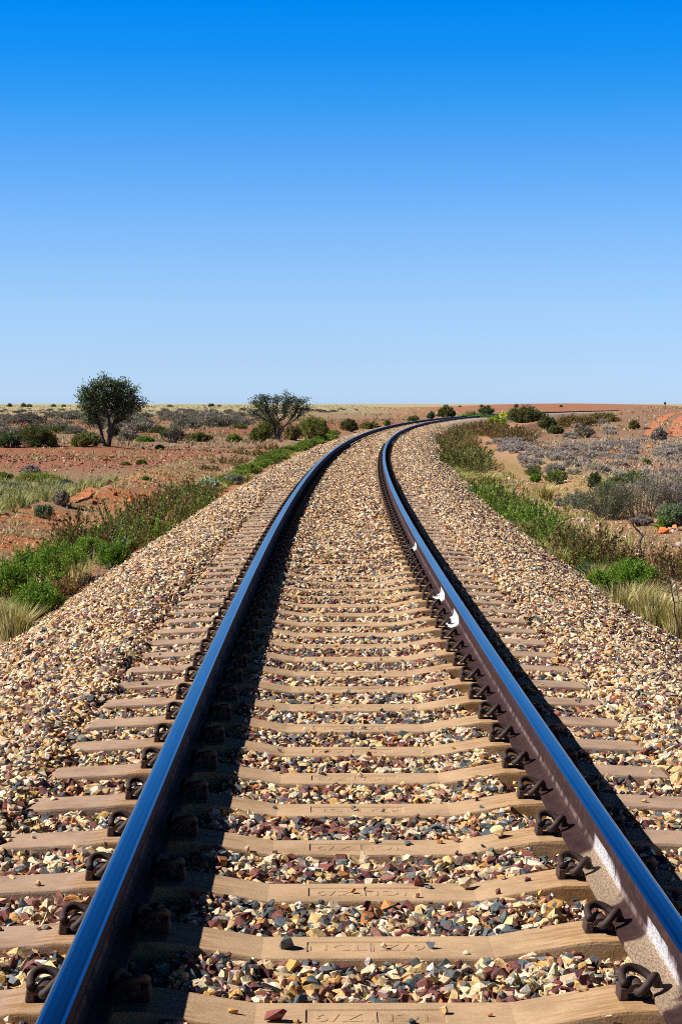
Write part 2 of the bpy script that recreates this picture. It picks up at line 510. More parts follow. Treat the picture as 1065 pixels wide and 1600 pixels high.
def soil(x, y):
    """The ground's own colour: red dirt, tan dust, straw litter."""
    s, lat = T(x, y)
    a = np.abs(lat)
    n1 = noise(x, y, 6, 41); n2 = noise(x, y, 22, 51); n3 = noise(x, y * .35, 30, 61); n4 = noise(x, y, 1.3, 71)
    L = lat < 0
    c = np.zeros(np.shape(x) + (3,)) + np.array([.31, .19, .11])
    # platform beside the track: brown dust with orange patches
    c = mixc(c, [.36, .25, .15], sstep(.4, .65, n1))
    c = mixc(c, [.46, .16, .055], .8 * sstep(.48, .60, n4 * .5 + n2 * .5) * (L * sstep(16, 30, y) * sstep(72, 50, y) + .35 * ~L))
    c = mixc(c, [.35, .235, .115], (~L) * sstep(34, 44, y) * sstep(86, 74, y) * (a < 8))       # bare tan bank right of the curve
    fld = sstep(6.2, 8.2, a)
    # left field, front to back
    cl = np.zeros_like(c) + np.array([.23, .155, .085])
    cl = mixc(cl, [.19, .165, .075], sstep(.42, .6, n1) * sstep(66, 52, y))
    cl = mixc(cl, [.26, .17, .10], sstep(56, 70, y))
    red = sstep(84, 92, y) * sstep(134, 124, y)
    cl = mixc(cl, [.29, .115, .065], red * (.40 + .45 * sstep(.35, .6, n3)))
    cl = mixc(cl, [.42, .13, .04], red * sstep(.60, .7, noise(x, y * .4, 9, 83)) * sstep(104, 112, y))
    cl = mixc(cl, [.25, .16, .105], sstep(124, 130, y) * (.4 + .6 * n2))
    cl = mixc(cl, [.28, .105, .06], sstep(165, 195, y) * sstep(420, 300, y) * sstep(.36, .52, n3) * .9)
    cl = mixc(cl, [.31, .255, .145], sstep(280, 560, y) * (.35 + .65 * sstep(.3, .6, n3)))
    cl = mixc(cl, [.31, .10, .055], sstep(190, 205, y) * sstep(300, 270, y) * sstep(-12, 2, x) * .9)
    cl = mixc(cl, [.29, .115, .07], sstep(330, 360, y) * sstep(520, 470, y) * sstep(10, 30, x) * .8)
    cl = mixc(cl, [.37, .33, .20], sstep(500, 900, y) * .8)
    # right field
    cr = np.zeros_like(c) + np.array([.30, .20, .145])
    cr = mixc(cr, [.35, .255, .19], sstep(.4, .6, n1))
    cr = mixc(cr, [.34, .105, .05], sstep(.50, .60, noise(x, y * .3, 8, 91)) * sstep(70, 84, y) * sstep(150, 120, y))
    cr = mixc(cr, [.25, .135, .08], sstep(130, 180, y) * .8)
    cr = mixc(cr, [.31, .11, .05], sstep(.45, .6, n3) * sstep(180, 230, y) * .8)
    cr = mixc(cr, [.28, .085, .045], sstep(380, 480, y) * .85)
    f = np.where(L, 1.0, 0.0)
    cl = mixc(cl, [.30, .115, .065], sstep(12, 40, x) * sstep(470, 560, y) * sstep(1300, 950, y) * (.6 + .4 * n3))
    fieldc = cl * f[..., None] + cr * (1 - f)[..., None]
    return mixc(c, fieldc, fld)


ys = [-8, -4, 0]
while ys[-1] < 9000: ys.append(ys[-1] + max(.22, abs(ys[-1]) * .0115))
ys = np.array(ys)
lats = [0.0]
while lats[-1] < 7000: lats.append(lats[-1] + (.25 if lats[-1] < 11 else max(.4, (lats[-1] - 9) * .055)))
lats = np.array(sorted([-v for v in lats[1:]] + lats))
cx, _ = P(np.clip(ys, 0, 640), 0 * ys)
gx = cx[:, None] + lats[None] * (1 + 0 * ys[:, None]); gy = np.repeat(ys[:, None], len(lats), 1)
gz = ground_z(gx, gy)
_s, _l = T(gx, gy)
gz = np.where((np.abs(_l) < 3.0) & (gy < 620), gz - 0.30 * sstep(3.0, 2.4, np.abs(_l)), gz)
idx = np.arange(gx.size).reshape(gx.shape)
quads = np.stack([idx[:-1, :-1], idx[:-1, 1:], idx[1:, 1:], idx[1:, :-1]], -1).reshape(-1, 4)
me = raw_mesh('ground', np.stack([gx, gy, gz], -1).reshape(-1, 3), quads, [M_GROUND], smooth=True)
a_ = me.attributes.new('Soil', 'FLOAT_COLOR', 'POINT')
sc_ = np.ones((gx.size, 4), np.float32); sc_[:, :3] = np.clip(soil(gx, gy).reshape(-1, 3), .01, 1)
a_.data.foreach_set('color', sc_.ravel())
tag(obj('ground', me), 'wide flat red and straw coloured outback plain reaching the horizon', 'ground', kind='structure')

# the two-rut dirt road climbing away on the right
rc = [at(1036, 676), at(1037, 668), at(1043, 659), at(1056, 650), at(1078, 643.5)]
rc = [np.array(p) for p in rc]
rc.insert(0, rc[0] + (rc[0] - rc[1]) * .6)
def spline(pts, k=10):
    pts = [np.asarray(p, float) for p in pts]; pp = [2 * pts[0] - pts[1]] + pts + [2 * pts[-1] - pts[-2]]; out = []
    for i in range(1, len(pp) - 2):
        for t in np.arange(k) / k:
            a, b, c, d = pp[i - 1:i + 3]
            out.append(.5 * ((2 * b) + (c - a) * t + (2 * a - 5 * b + 4 * c - d) * t * t + (3 * b - a - 3 * c + d) * t ** 3))
    out.append(pts[-1]); return np.array(out)
rp = spline(rc, 16)
tn = unit(np.gradient(rp, axis=0)); nr = np.stack([tn[:, 1], -tn[:, 0]], 1)
mb = MB()
for o0, o1 in ((-1.7, -.5), (.5, 1.7)):
    jl = (noise(np.arange(len(rp)), np.zeros(len(rp)) + o0, 3, 7) - .5) * .5
    cols = []
    for k in range(5):
        o = o0 + (o1 - o0) * k / 4 + (jl if k in (0, 4) else 0)
        q = rp + nr * np.reshape(o * np.ones(len(rp)), (-1, 1)); cols.append(np.stack([q[:, 0], q[:, 1], ground_z(q[:, 0], q[:, 1]) + .03], 1))
    g = np.stack(cols, 1); ii = np.arange(g.shape[0] * 5).reshape(-1, 5)
    mb.add(g.reshape(-1, 3), np.stack([ii[:-1, :-1], ii[:-1, 1:], ii[1:, 1:], ii[1:, :-1]], -1).reshape(-1, 4), [.43, .145, .05])
m_, nt_, b_, _ = new_mat('red_road_dirt'); n = N(nt_)
n.set(b_.inputs['Base Color'], n.mix(1.0, n.attr(), n.ramp(n.noise(n.coord(), 2.5, 5, .65), [(.3, (.75, .7, .65)), (.7, (1.2, 1.15, 1.1))]), 'MULTIPLY'))
b_.inputs['Roughness'].default_value = .95
tag(obj('dirt_road', mb.mesh('dirt_road', [m_])), 'bright red two rut dirt road climbing the rise at the right edge', 'road', kind='structure')

# ------------------------------------------------------------------ ballast bed
bs = np.concatenate([np.arange(1.0, 24, .06), np.arange(24, 70, .25), np.arange(70, 640, 2.0)])
bl = np.concatenate([np.arange(-3.6, -1.79, .1), np.arange(-1.75, 1.76, .07), np.arange(1.8, 3.61, .1)])
BS, BL = np.meshgrid(bs, bl, indexing='ij')
bx, by = P(BS, BL)
bz = ballast_z(BS, BL) - .036 - .012 * (noise(BS, BL, .07, 77, 2) - .5)
near_sl = np.abs(((BS - S_FIRST - .0) / SP + .5) % 1 - .5) * SP
in_sl = (near_sl < .118) & (np.abs(BL) < 1.32) & (BS < 75)
bz = np.where(in_sl, np.minimum(bz, -.12), bz)
ii = np.arange(BS.size).reshape(BS.shape)
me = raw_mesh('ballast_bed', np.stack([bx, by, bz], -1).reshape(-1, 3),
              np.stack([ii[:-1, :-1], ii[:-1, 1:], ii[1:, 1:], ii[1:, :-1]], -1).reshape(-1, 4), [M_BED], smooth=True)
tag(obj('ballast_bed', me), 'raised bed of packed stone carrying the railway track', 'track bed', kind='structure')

# ------------------------------------------------------------------ crushed stones
def hull(npts, seed, squash):
    r = np.random.default_rng(seed)
    p = unit(r.normal(size=(npts, 3))) * r.uniform(.80, 1.15, (npts, 1)) * np.array([1.25, .92, squash])
    bm = bmesh.new()
    for q in p: bm.verts.new(q)
    res = bmesh.ops.convex_hull(bm, input=bm.verts)
    bmesh.ops.delete(bm, geom=[v for v in bm.verts if not v.link_faces], context='VERTS')
    bmesh.ops.triangulate(bm, faces=bm.faces)
    bm.verts.index_update()
    co = np.array([v.co[:] for v in bm.verts]); f = np.array([[v.index for v in fc.verts] for fc in bm.faces])
    bm.free(); return co, f


HI = [hull(10 + i % 4, 100 + i, (.55, .70, .9)[i % 3]) for i in range(48)]
MID = [hull(9, 300 + i, (.5, .7, .9)[i % 3]) for i in range(24)]
LOW = [hull(7, 500 + i, (.6, .75, .9)[i % 3]) for i in range(12)]
PAL = np.array([[.60, .435, .25], [.68, .545, .365], [.54, .36, .175], [.50, .28, .09], [.55, .38, .28], [.165, .055, .046],
                [.105, .038, .038], [.075, .085, .095], [.13, .14, .145], [.38, .15, .05], [.44, .39, .33], [.24, .105, .085], [.70, .62, .50]])
W_MID = np.array([.14, .10, .13, .07, .06, .13, .09, .17, .08, .025, .05, .05, .025]); W_MID /= W_MID.sum()
W_SHO = np.array([.20, .17, .15, .10, .12, .085, .035, .055, .04, .025, .04, .06, .04]); W_SHO /= W_SHO.sum()


def rotmats(k, r):
    q = unit(r.normal(size=(k, 4))); w, x, y, z = q.T
    return np.stack([np.stack([1 - 2 * (y * y + z * z), 2 * (x * y - z * w), 2 * (x * z + y * w)], -1),
                     np.stack([2 * (x * y + z * w), 1 - 2 * (x * x + z * z), 2 * (y * z - x * w)], -1),
                     np.stack([2 * (x * z - y * w), 2 * (y * z + x * w), 1 - 2 * (x * x + y * y)], -1)], -2)


def stones(mb, pos, size, cols, variants, r):
    k = len(pos); pick = r.integers(0, len(variants), k); rot = rotmats(k, r)
    for vi, (co, f) in enumerate(variants):
        sel = np.nonzero(pick == vi)[0]
        if not len(sel): continue
        v = np.einsum('kij,vj->kvi', rot[sel], co) * size[sel][:, None, None]
        v[..., 2] *= .82
        v += pos[sel][:, None]
        ff = (f[None] + (np.arange(len(sel)) * len(co))[:, None, None]).reshape(-1, 3)
        jit = r.uniform(.9, 1.1, (len(sel), len(f), 1))
        mb.add(v.reshape(-1, 3), ff, (cols[sel][:, None] * jit).reshape(-1, 3))


def scatter_ballast(mb, s0, s1, dens, mean, variants, r, layers=1):
    area = (s1 - s0) * 7.0; k = int(area * dens)
    s = r.uniform(s0, s1, k); lat = r.uniform(-3.5, 3.5, k)
    x, y = P(s, lat); ok = in_view(x, y, 1.0)
    s, lat, x, y = s[ok], lat[ok], x[ok], y[ok]; k = len(s)
    size = np.clip(r.lognormal(math.log(mean), .42, k), mean * .4, mean * 2.2)
    lvl = ballast_z(s, lat)
    z = lvl - size * .30 + r.uniform(-.030, .017, k)
    d = np.abs(((s - S_FIRST) / SP + .5) % 1 - .5) * SP
    on = (d < .111 + size * .22) & (np.abs(lat) < 1.32 + size * .4) & (s < 72)
    tp = sleeper_top(lat)
    cover = lvl - tp                                           # stones only lie over a sleeper where the ballast is above it
    keep = ~on | ((cover > .004 + r.uniform(0, .05, k)))
    chip = on & (r.uniform(size=k) < .007) & (np.abs(np.abs(lat) - HALF) > .2); size = np.where(chip, np.minimum(size, .034) * .8, size)
    z = np.where(chip, tp + size * .22, z); keep |= chip
    rail = (np.abs(np.abs(lat) - HALF) < .08 + size * .6)
    z = np.where(rail, np.minimum(z, -.035 - size * .6), z)
    keep &= ~(rail & on)
    toe = np.abs(lat) > 3.15
    keep &= ~(toe & (r.uniform(size=k) < (np.abs(lat) - 3.15) / .4))
    s, lat, x, y, z, size = s[keep], lat[keep], x[keep], y[keep], z[keep], size[keep]; k = len(s)
    w = sstep(1.0, 1.6, np.abs(lat)) ; w = np.maximum(w, .85 * sstep(9, 26, s))
    patch = noise(x, y, .8, 15)
    w = np.clip(w + (patch - .5) * .9, 0, 1)
    pick = np.where(r.uniform(size=k) < w, r.choice(len(PAL), k, p=W_SHO), r.choice(len(PAL), k, p=W_MID))
    cols = PAL[pick] * r.uniform(.78, 1.15, (k, 1)) * (1 + r.normal(0, .04, (k, 3)))
    stones(mb, np.stack([x, y, z], 1), size * .5, np.clip(cols, .01, .9), variants, r)
    return k


mb = MB(); r_ = np.random.default_rng(11)
kk = [scatter_ballast(mb, 3.2, 13, 3300, .038, HI, r_), scatter_ballast(mb, 13, 26, 2100, .039, MID, r_),
      scatter_ballast(mb, 26, 60, 900, .050, LOW, r_), scatter_ballast(mb, 60, 150, 190, .075, LOW, r_)]
me = mb.mesh('ballast', [M_STONE])
tag(obj('ballast', me), 'crushed cream, maroon and slate grey ballast stones around the sleepers', 'ballast', kind='stuff')
print('stones', kk, len(me.polygons))

# ------------------------------------------------------------------ rails
half_prof = [(0, .172), (.018, .1713), (.026, .1695), (.0325, .165), (.0352, .158), (.0360, .140), (.0345, .134), (.012, .1235), (.0090, .113),
             (.0083, .088), (.0088, .062), (.0115, .044), (.022, .0325), (.045, .0235), (.070, .0165), (.073, .014), (.073, .0005), (.0, .0005)]
hp = np.array(half_prof); arc = np.concatenate([[0], np.cumsum(np.linalg.norm(np.diff(hp, axis=0), axis=1))])
prof = np.concatenate([np.stack([-hp[::-1, 0], hp[::-1, 1]], 1), hp[1:]]); tpar = np.concatenate([-arc[::-1], arc[1:]])
rs = np.concatenate([np.arange(1.2, 60, .6), np.arange(60, 640, 2.5)])
for side, lab in ((-1, 'long curving steel rail with black shadow on its inner face, left of the track centre'),
                  (1, 'long curving steel rail with sunlit web and white paint patches, right of the track centre')):
    co = []
    for (dx, z) in prof:
        x, y = P(rs, side * HALF + dx); co.append(np.stack([x, y, np.full(len(rs), z)], 1))
    co = np.stack(co, 1); m_ = len(prof)
    uv = np.stack([np.repeat(rs[:, None], m_, 1), np.repeat(tpar[None], len(rs), 0)], -1).reshape(-1, 2)
    ii = np.arange(co.shape[0] * m_).reshape(-1, m_)
    q = np.stack([ii[:-1, :-1], ii[:-1, 1:], ii[1:, 1:], ii[1:, :-1]], -1)
    tm = np.abs((tpar[1:] + tpar[:-1]) / 2)
    mi = np.repeat((tm > .0335).astype(int)[None], len(rs) - 1, 0)
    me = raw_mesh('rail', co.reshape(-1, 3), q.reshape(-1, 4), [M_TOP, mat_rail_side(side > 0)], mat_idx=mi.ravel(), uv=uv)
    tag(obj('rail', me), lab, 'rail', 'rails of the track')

# ------------------------------------------------------------------ sleepers and fastenings
def sleeper_mesh(text_flip):
    st = sorted(set([-1.30, -1.285, -1.27, -1.1, -.98, -.92, -.6, -.56, -.45, -.33, .33, .45, .56, .6, .92, .98, 1.1, 1.27, 1.285, 1.30, -.2025, -.2, .155, .1575, 0., -.1, .08]
                    + list(np.round(np.arange(-1.25, 1.26, .0625), 4))))
    st = np.array(st); r = np.random.default_rng(5)
    cross = np.array([-.128, -.114, -.112, -.109, -.055, -.0525, 0, .0525, .055, .109, .112, .114, .128])
    co = []
    for l in st:
        top = float(sleeper_top(l)); endk = 1.0 if abs(l) < 1.29 else .96
        for c in cross:
            if abs(c) > .12: z = -.235
            elif abs(c) > .1135: z = top - .008 - r.uniform(0, .003)
            elif abs(c) > .111: z = top - .002 - r.uniform(0, .002) - (r.uniform(0, .008) if r.uniform() < .06 else 0)
            else: z = top
            if -.2 <= l <= .155 and abs(c) <= .0525: z -= .0042           # sunken name panel
            co.append((l, c * endk, z))
    co = np.array(co); k = len(cross)
    ii = np.arange(len(co)).reshape(-1, k)
    q = np.stack([ii[:-1, :-1], ii[1:, :-1], ii[1:, 1:], ii[:-1, 1:]], -1).reshape(-1, 4)
    mb = MB(); mb.add(co, q, [1, 1, 1])
    for e in (0, -1):                                                       # end faces
        ring = ii[e]; 
        f = np.array([[ring[j], ring[j + 1], ring[k - 2 - j], ring[k - 1 - j]] for j in range(k // 2)]) if e else np.array([[ring[j + 1], ring[j], ring[k - 1 - j], ring[k - 2 - j]] for j in range(k // 2)])
        f = np.array([w for w in f if len(set(w)) == 4]); mb.f[4].append(f); mb.c[4].append(np.ones((len(f), 3)))
    # raised characters in the panel
    for txt, xo in (('NCLJ', -.105), ('Z/9', .075)):
        cu = bpy.data.curves.new('cast_lettering', 'FONT'); cu.body = txt; cu.size = .088; cu.align_x = 'CENTER'; cu.align_y = 'CENTER'
        cu.extrude = .0013; cu.bevel_depth = .0006; cu.resolution_u = 3; cu.space_character = 1.12
        ob = bpy.data.objects.new('cast_lettering', cu)
        tmp = ob.to_mesh()
        v = np.array([p.co[:] for p in tmp.vertices]); fs = [list(p.vertices) for p in tmp.polygons]
        v = v * np.array([.95, 1, 1]) + np.array([xo, 0, -.0547])
        if text_flip: v = v * np.array([-1, -1, 1]) + np.array([-.045, 0, 0])
        base = mb.n; mb.v.append(v); mb.n += len(v)
        for f in fs:
            a = np.array([f]) + base; mb.f.setdefault(len(f), []).append(a); mb.c.setdefault(len(f), []).append(np.ones((1, 3)))
        ob.to_mesh_clear(); bpy.data.objects.remove(ob); bpy.data.curves.remove(cu)
    dv = -.022
    if text_flip: dv = -.023
    bar = np.array([[dv - .004, -.052, -.058], [dv + .004, -.052, -.058], [dv + .004, .052, -.058], [dv - .004, .052, -.058],
                    [dv - .003, -.05, -.0515], [dv + .003, -.05, -.0515], [dv + .003, .05, -.0515], [dv - .003, .05, -.0515]])
    mb.add(bar, [[4, 5, 6, 7], [0, 1, 5, 4], [1, 2, 6, 5], [2, 3, 7, 6], [3, 0, 4, 7]], [1, 1, 1])
    return mb.mesh('sleeper', [M_CONC])


def clip_mesh():
    pts = [(0, .044, .025), (0, .02, .025), (0, -.03, .025), (.001, -.056, .026), (.007, -.068, .034), (.020, -.067, .050), (.036, -.055, .072),
           (.050, -.034, .080), (.058, -.012, .062), (.059, .006, .038), (.056, .022, .039), (.044, .040, .054), (.024, .052, .072),
           (-.003, .054, .083), (-.024, .040, .083), (-.036, .014, .073), (-.037, -.014, .060), (-.034, -.040, .048)]
    pts = [(a, b * .9, .024 + (c - .024) * .76) for a, b, c in pts]
    pts = [(.006 + (a - .006) * .92, b * .9, .022 + (c - .022) * .9) for a, b, c in pts]
    p = spline(pts, 4); mb = MB(); mb.tube(p, .0112, [1, 1, 1], 12)
    return mb.mesh('spring_clip', [M_IRON], smooth=True)


def shoulder_mesh():
    bm = bmesh.new()
    def box(x0, x1, y0, y1, z0, z1, tx=0., bev=.004):
        g = bmesh.ops.create_cube(bm, size=1)['verts']
        for v in g:
            top = v.co.z > 0
            v.co = Vector(((x0 if v.co.x < 0 else x1) + (tx if (top and v.co.x < 0) else 0), (y0 if v.co.y < 0 else y1), z1 if top else z0))
        es = list({e for v in g for e in v.link_edges})
        bmesh.ops.bevel(bm, geom=es, offset=bev, segments=1, affect='EDGES')
    box(-.046, .034, -.034, .038, -.012, .001)              # plate let into the concrete
    box(-.047, -.021, -.034, .030, -.002, .034, .004)        # ledge under the clip heel
    box(.020, .036, -.036, .036, .008, .020)                # nib against the rail foot
    # tunnel round the centre leg
    for a0 in range(9):
        pass
    seg = 10; ring = []
    for y in (-.036, .038):
        for rr in (.0245, .0125):
            ring.append([bm.verts.new((rr * math.cos(math.pi * k / seg), y, .020 + rr * math.sin(math.pi * k / seg))) for k in range(seg + 1)])
    oa, ia, ob_, ib = ring
    for k in range(seg):
        bm.faces.new((oa[k], oa[k + 1], ob_[k + 1], ob_[k])); bm.faces.new((ia[k], ib[k], ib[k + 1], ia[k + 1]))
        bm.faces.new((oa[k], ia[k], ia[k + 1], oa[k + 1])); bm.faces.new((ob_[k], ob_[k + 1], ib[k + 1], ib[k]))
    me = bpy.data.meshes.new('clip_shoulder'); bm.to_mesh(me); bm.free(); me.materials.append(M_SHO)
    return me


ORD1 = 'first second third fourth fifth sixth seventh eighth ninth tenth eleventh twelfth thirteenth fourteenth fifteenth sixteenth seventeenth eighteenth nineteenth'.split()
TENS = ['', '', 'twenty', 'thirty', 'forty']
def ordinal(i):
    if i < 20: return ORD1[i - 1]
    return {20: 'twentieth', 30: 'thirtieth', 40: 'fortieth'}[i] if i % 10 == 0 else TENS[i // 10] + '-' + ORD1[i % 10 - 1]


SL_A, SL_B, CLIP, SHO = sleeper_mesh(True), sleeper_mesh(False), clip_mesh(), shoulder_mesh()
U = .113
rs_ = np.random.default_rng(3)
for i in range(-1, 104):
    s = S_FIRST + i * SP
    x, y = P(s, 0.0); ang = -max(s, 0) / CURVE
    o = obj('sleeper', SL_A if i % 3 != 1 else SL_B, None, (float(x), float(y), 0), float(ang))
    o.location.z = -.001 * rs_.uniform(0, 1); o.rotation_euler.z += rs_.normal(0, .002)
    if i < 0: lab = 'concrete sleeper at the very bottom edge of the picture, closest to the camera'
    elif i < 30: lab = 'dusty concrete sleeper under both rails, %s in line counting from the bottom of the picture' % ordinal(i + 1)
    else: lab = 'concrete sleeper almost buried in ballast farther along the curve, only its clips showing'
    if i == 0: lab = 'dusty concrete sleeper with the clearest cast lettering, first whole one from the bottom'
    tag(o, lab, 'sleeper', 'buried sleepers along the curve' if i >= 30 else 'concrete sleepers under the rails')
    for rl in (-HALF, HALF):
        for sg in (-1, 1):
            sh = obj('clip_shoulder', SHO, o, (rl + sg * U, 0, -.003), 0 if sg < 0 else math.pi)
            obj('spring_clip', CLIP, sh, (0, rs_.normal(0, .003), 0))

# ------------------------------------------------------------------ loose stones lying on the sleepers
def stone_obj(name, x, y, z, w, col, seed, label, cat, group=None, npts=14, squash=.8, mat=None):
    co, f = hull(npts, seed, squash); co = co * w * .5; co[:, 2] -= co[:, 2].min() + w * .06
    mb = MB(); jit = np.random.default_rng(seed).uniform(.88, 1.1, (len(f), 1)); mb.add(co, f, np.clip(np.array(col) * jit, 0, 1))
    o = obj(name, mb.mesh(name, [mat or M_STONE]), None, (float(x), float(y), float(z)), float(seed % 6))
    return tag(o, label, cat, group)


LOOSE = [(652, 1384, 24, (.22, .07, .06), 'maroon crushed stone sitting alone on the second sleeper from the bottom'),
         (446, 1482, 32, (.075, .08, .085), 'black crushed stone on the sleeper edge, largest dark one at lower centre'),
         (494, 1462, 26, (.55, .38, .18), 'ochre stone standing on the far edge of a sleeper near the centre'),
         (583, 1316, 17, (.58, .45, .28), 'cream stone on a sleeper beside the cast lettering panel'),
         (636, 1319, 13, (.12, .12, .13), 'little grey stone right of the cream one on the same sleeper'),
         (672, 1482, 16, (.10, .11, .12), 'slate grey pebble lying at the right end of a lettering panel'),
         (600, 1481, 12, (.6, .5, .34), 'pale chip lying in the middle of the lettering panel'),
         (692, 1583, 18, (.55, .34, .16), 'ochre chip on the bottom sleeper at the end of its lettering'),
         (432, 1596, 34, (.24, .08, .07), 'maroon slab of stone against the front edge of the bottom sleeper'),
         (778, 1308, 30, (.66, .48, .25), 'yellow stone leaning on a sleeper left of a rail clip'),
         (505, 1210, 18, (.14, .14, .15), 'dark grey stone on a sleeper above the centre of the track'),
         (610, 1166, 16, (.22, .075, .06), 'maroon stone on a distant sleeper near the track centre'),
         (725, 1388, 26, (.68, .56, .38), 'cream stone at the sloping haunch of a sleeper, right of centre'),
         (870, 1118, 14, (.25, .09, .07), 'maroon stone on the outer sleeper end beyond the right rail')]
for k, (px, py, wpx, col, lab) in enumerate(LOOSE):
    d = ray(px, py); z0 = -.05
    for _ in range(3):
        t = (z0 - EYE) / d[2]; x, y = d[0] * t, d[1] * t; z0 = float(sleeper_top(T(x, y)[1]))
    stone_obj('loose_stone', x, y, z0, wpx * y / FPX, col, 700 + k, lab, 'stone', 'loose stones on the sleepers', 11)

# ------------------------------------------------------------------ plants
G_GREEN = [(.095, .20, .018), (.14, .27, .024), (.20, .34, .034), (.065, .14, .014), (.28, .36, .05)]
G_OLIVE = [(.170, .190, .034), (.22, .215, .055), (.125, .165, .026), (.26, .195, .075), (.20, .12, .055)]
G_BROWN = [(.19, .135, .045), (.22, .12, .055), (.14, .125, .036), (.27, .18, .08), (.12, .08, .036)]
G_DARK = [(.070, .090, .028), (.095, .115, .038), (.055, .07, .024), (.125, .135, .048)]
G_TREE = [(.065, .095, .050), (.095, .130, .064), (.045, .07, .036), (.13, .16, .08)]
G_SALT = [(.22, .25, .17), (.28, .30, .22), (.16, .20, .12), (.34, .35, .27)]
G_MAUVE = [(.30, .245, .25), (.37, .31, .32), (.22, .175, .17), (.27, .24, .18)]
G_PALE = [(.42, .48, .36), (.55, .58, .48), (.30, .40, .25)]
G_TEAL = [(.07, .14, .075), (.11, .19, .11), (.05, .10, .055)]
G_YEL = [(.45, .48, .04), (.34, .42, .04), (.55, .55, .07)]
S_BROWN, S_GREY, S_DARK, S_PALE = (.11, .075, .045), (.15, .125, .105), (.045, .036, .032), (.34, .29, .23)


def gen_bush(w, h, D, pal, seed, ns=70, dens=1.0, upright=.3, leaf=.030, stemcol=S_BROWN, bare=.30, thin=.30, solid=None):
    """Many-stemmed shrub: (foliage MB, stem MB)."""
    r = np.random.default_rng(seed); px = D / 1961.0
    L = max(leaf, 1.5 * px); lm, sm = MB(), MB(); pal = np.array(pal)
    lob = r.uniform(.75, 1.15, 7); ph = r.uniform(0, 6.28, 7)
    per = int(np.clip(dens * 26 * (w * h) ** .5 / (L * 1.0) / 1.6, 9, 70))
    for i in range(ns):
        a = r.uniform(0, 2 * math.pi); q = math.sqrt(r.uniform(0, 1))
        bulge = 1 + .22 * sum(math.sin((k + 2) * a + ph[k]) * (lob[k] - .95) for k in range(5))
        rad = w * .5 * q * bulge
        zz = h * (max(0.0, 1 - q ** 2.4)) ** .5 * r.uniform(.70, 1.06) + .12 * h
        tip = np.array([rad * math.cos(a), rad * math.sin(a), zz])
        base = tip * np.array([.16 + .5 * upright, .16 + .5 * upright, 0]) + r.normal(0, .02 * w, 3) * np.array([1, 1, 0])
        mid = base * .5 + tip * .5 + np.array([0, 0, .10 * h]) + r.normal(0, .03 * w, 3)
        t = np.linspace(0, 1, 6)[:, None]
        pts = (1 - t) ** 2 * base + 2 * t * (1 - t) * mid + t * t * tip
        if i % 2 == 0: sm.tube(np.concatenate([[[0, 0, -.06]], pts]), np.linspace(max(.006, .3 * px), max(.002, .16 * px), 7) * (1 + .2 * w), stemcol, 3, False)
        tt = r.uniform(bare, 1.03, per)[:, None] ** .8
        lp = (1 - tt) ** 2 * base + 2 * tt * (1 - tt) * mid + tt * tt * tip + r.normal(0, 1, (per, 3)) * (.045 * w * (1.1 - .5 * tt)) * np.array([1, 1, .8])
        lp[:, 2] = np.maximum(lp[:, 2], .01)
        sd_ = unit(tip - mid)
        dirs = sd_ * .7 + r.normal(0, .65, (per, 3)) + np.array([0, 0, .25])
        c = pal[r.integers(len(pal))] * .6 + pal[r.integers(0, len(pal), per)] * .4
        leaves(lm, lp, dirs, L * r.uniform(.7, 1.3, per), L * thin * r.uniform(.8, 1.3, per) + .2 * px, c * r.uniform(.75, 1.25, (per, 1)), r)
    return lm, sm


def gen_heath(w, h, D, pal, seed, ns=46, leaf=.040, spread=.24):
    """Low heath: upright leafy plumes of uneven height with gaps between them."""
    r = np.random.default_rng(seed); px = D / 1961.0; L = max(leaf, 2.0 * px); lm, sm = MB(), MB(); pal = np.array(pal)
    for i in range(ns):
        a = r.uniform(0, 6.283); q = math.sqrt(r.uniform()); bx_, by_ = w * .46 * q * math.cos(a), w * .46 * q * math.sin(a)
        hh = h * r.uniform(.35, 1.2) * (1 - .45 * q * q)
        lean = r.normal(0, spread, 2) * hh + np.array([bx_, by_]) * .35
        base = np.array([bx_, by_, 0]); tip = base + np.array([lean[0], lean[1], hh])
        if i % 2 == 0: sm.tube(np.stack([[0, 0, -.06], base, tip]), [.004, max(.004, .2 * px), max(.002, .12 * px)], S_BROWN, 3, False)
        per = int(np.clip(hh / L * 5.0, 9, 60)); t = r.uniform(.12, 1.0, per)[:, None]
        lp = base + (tip - base) * t + r.normal(0, 1, (per, 3)) * (.014 + .035 * h) * (1.2 - t) * [1, 1, .6]; lp[:, 2] = np.maximum(lp[:, 2], .01)
        dirs = (tip - base) / hh * 1.0 + r.normal(0, .55, (per, 3))
        c = pal[r.integers(len(pal))] * .85 + pal[r.integers(0, len(pal), per)] * .15
        tipc = np.clip((t - .75) / .25, 0, 1) * (r.uniform() < .4)
        c = c * (1 - .5 * tipc) + np.array([.22, .12, .06]) * .5 * tipc
        leaves(lm, lp, dirs, L * r.uniform(.8, 1.5, per), L * .40 + .2 * px, c * r.uniform(.85, 1.15, (per, 1)) * r.choice([.6, .85, 1.1, 1.4]), r)
    return lm, sm


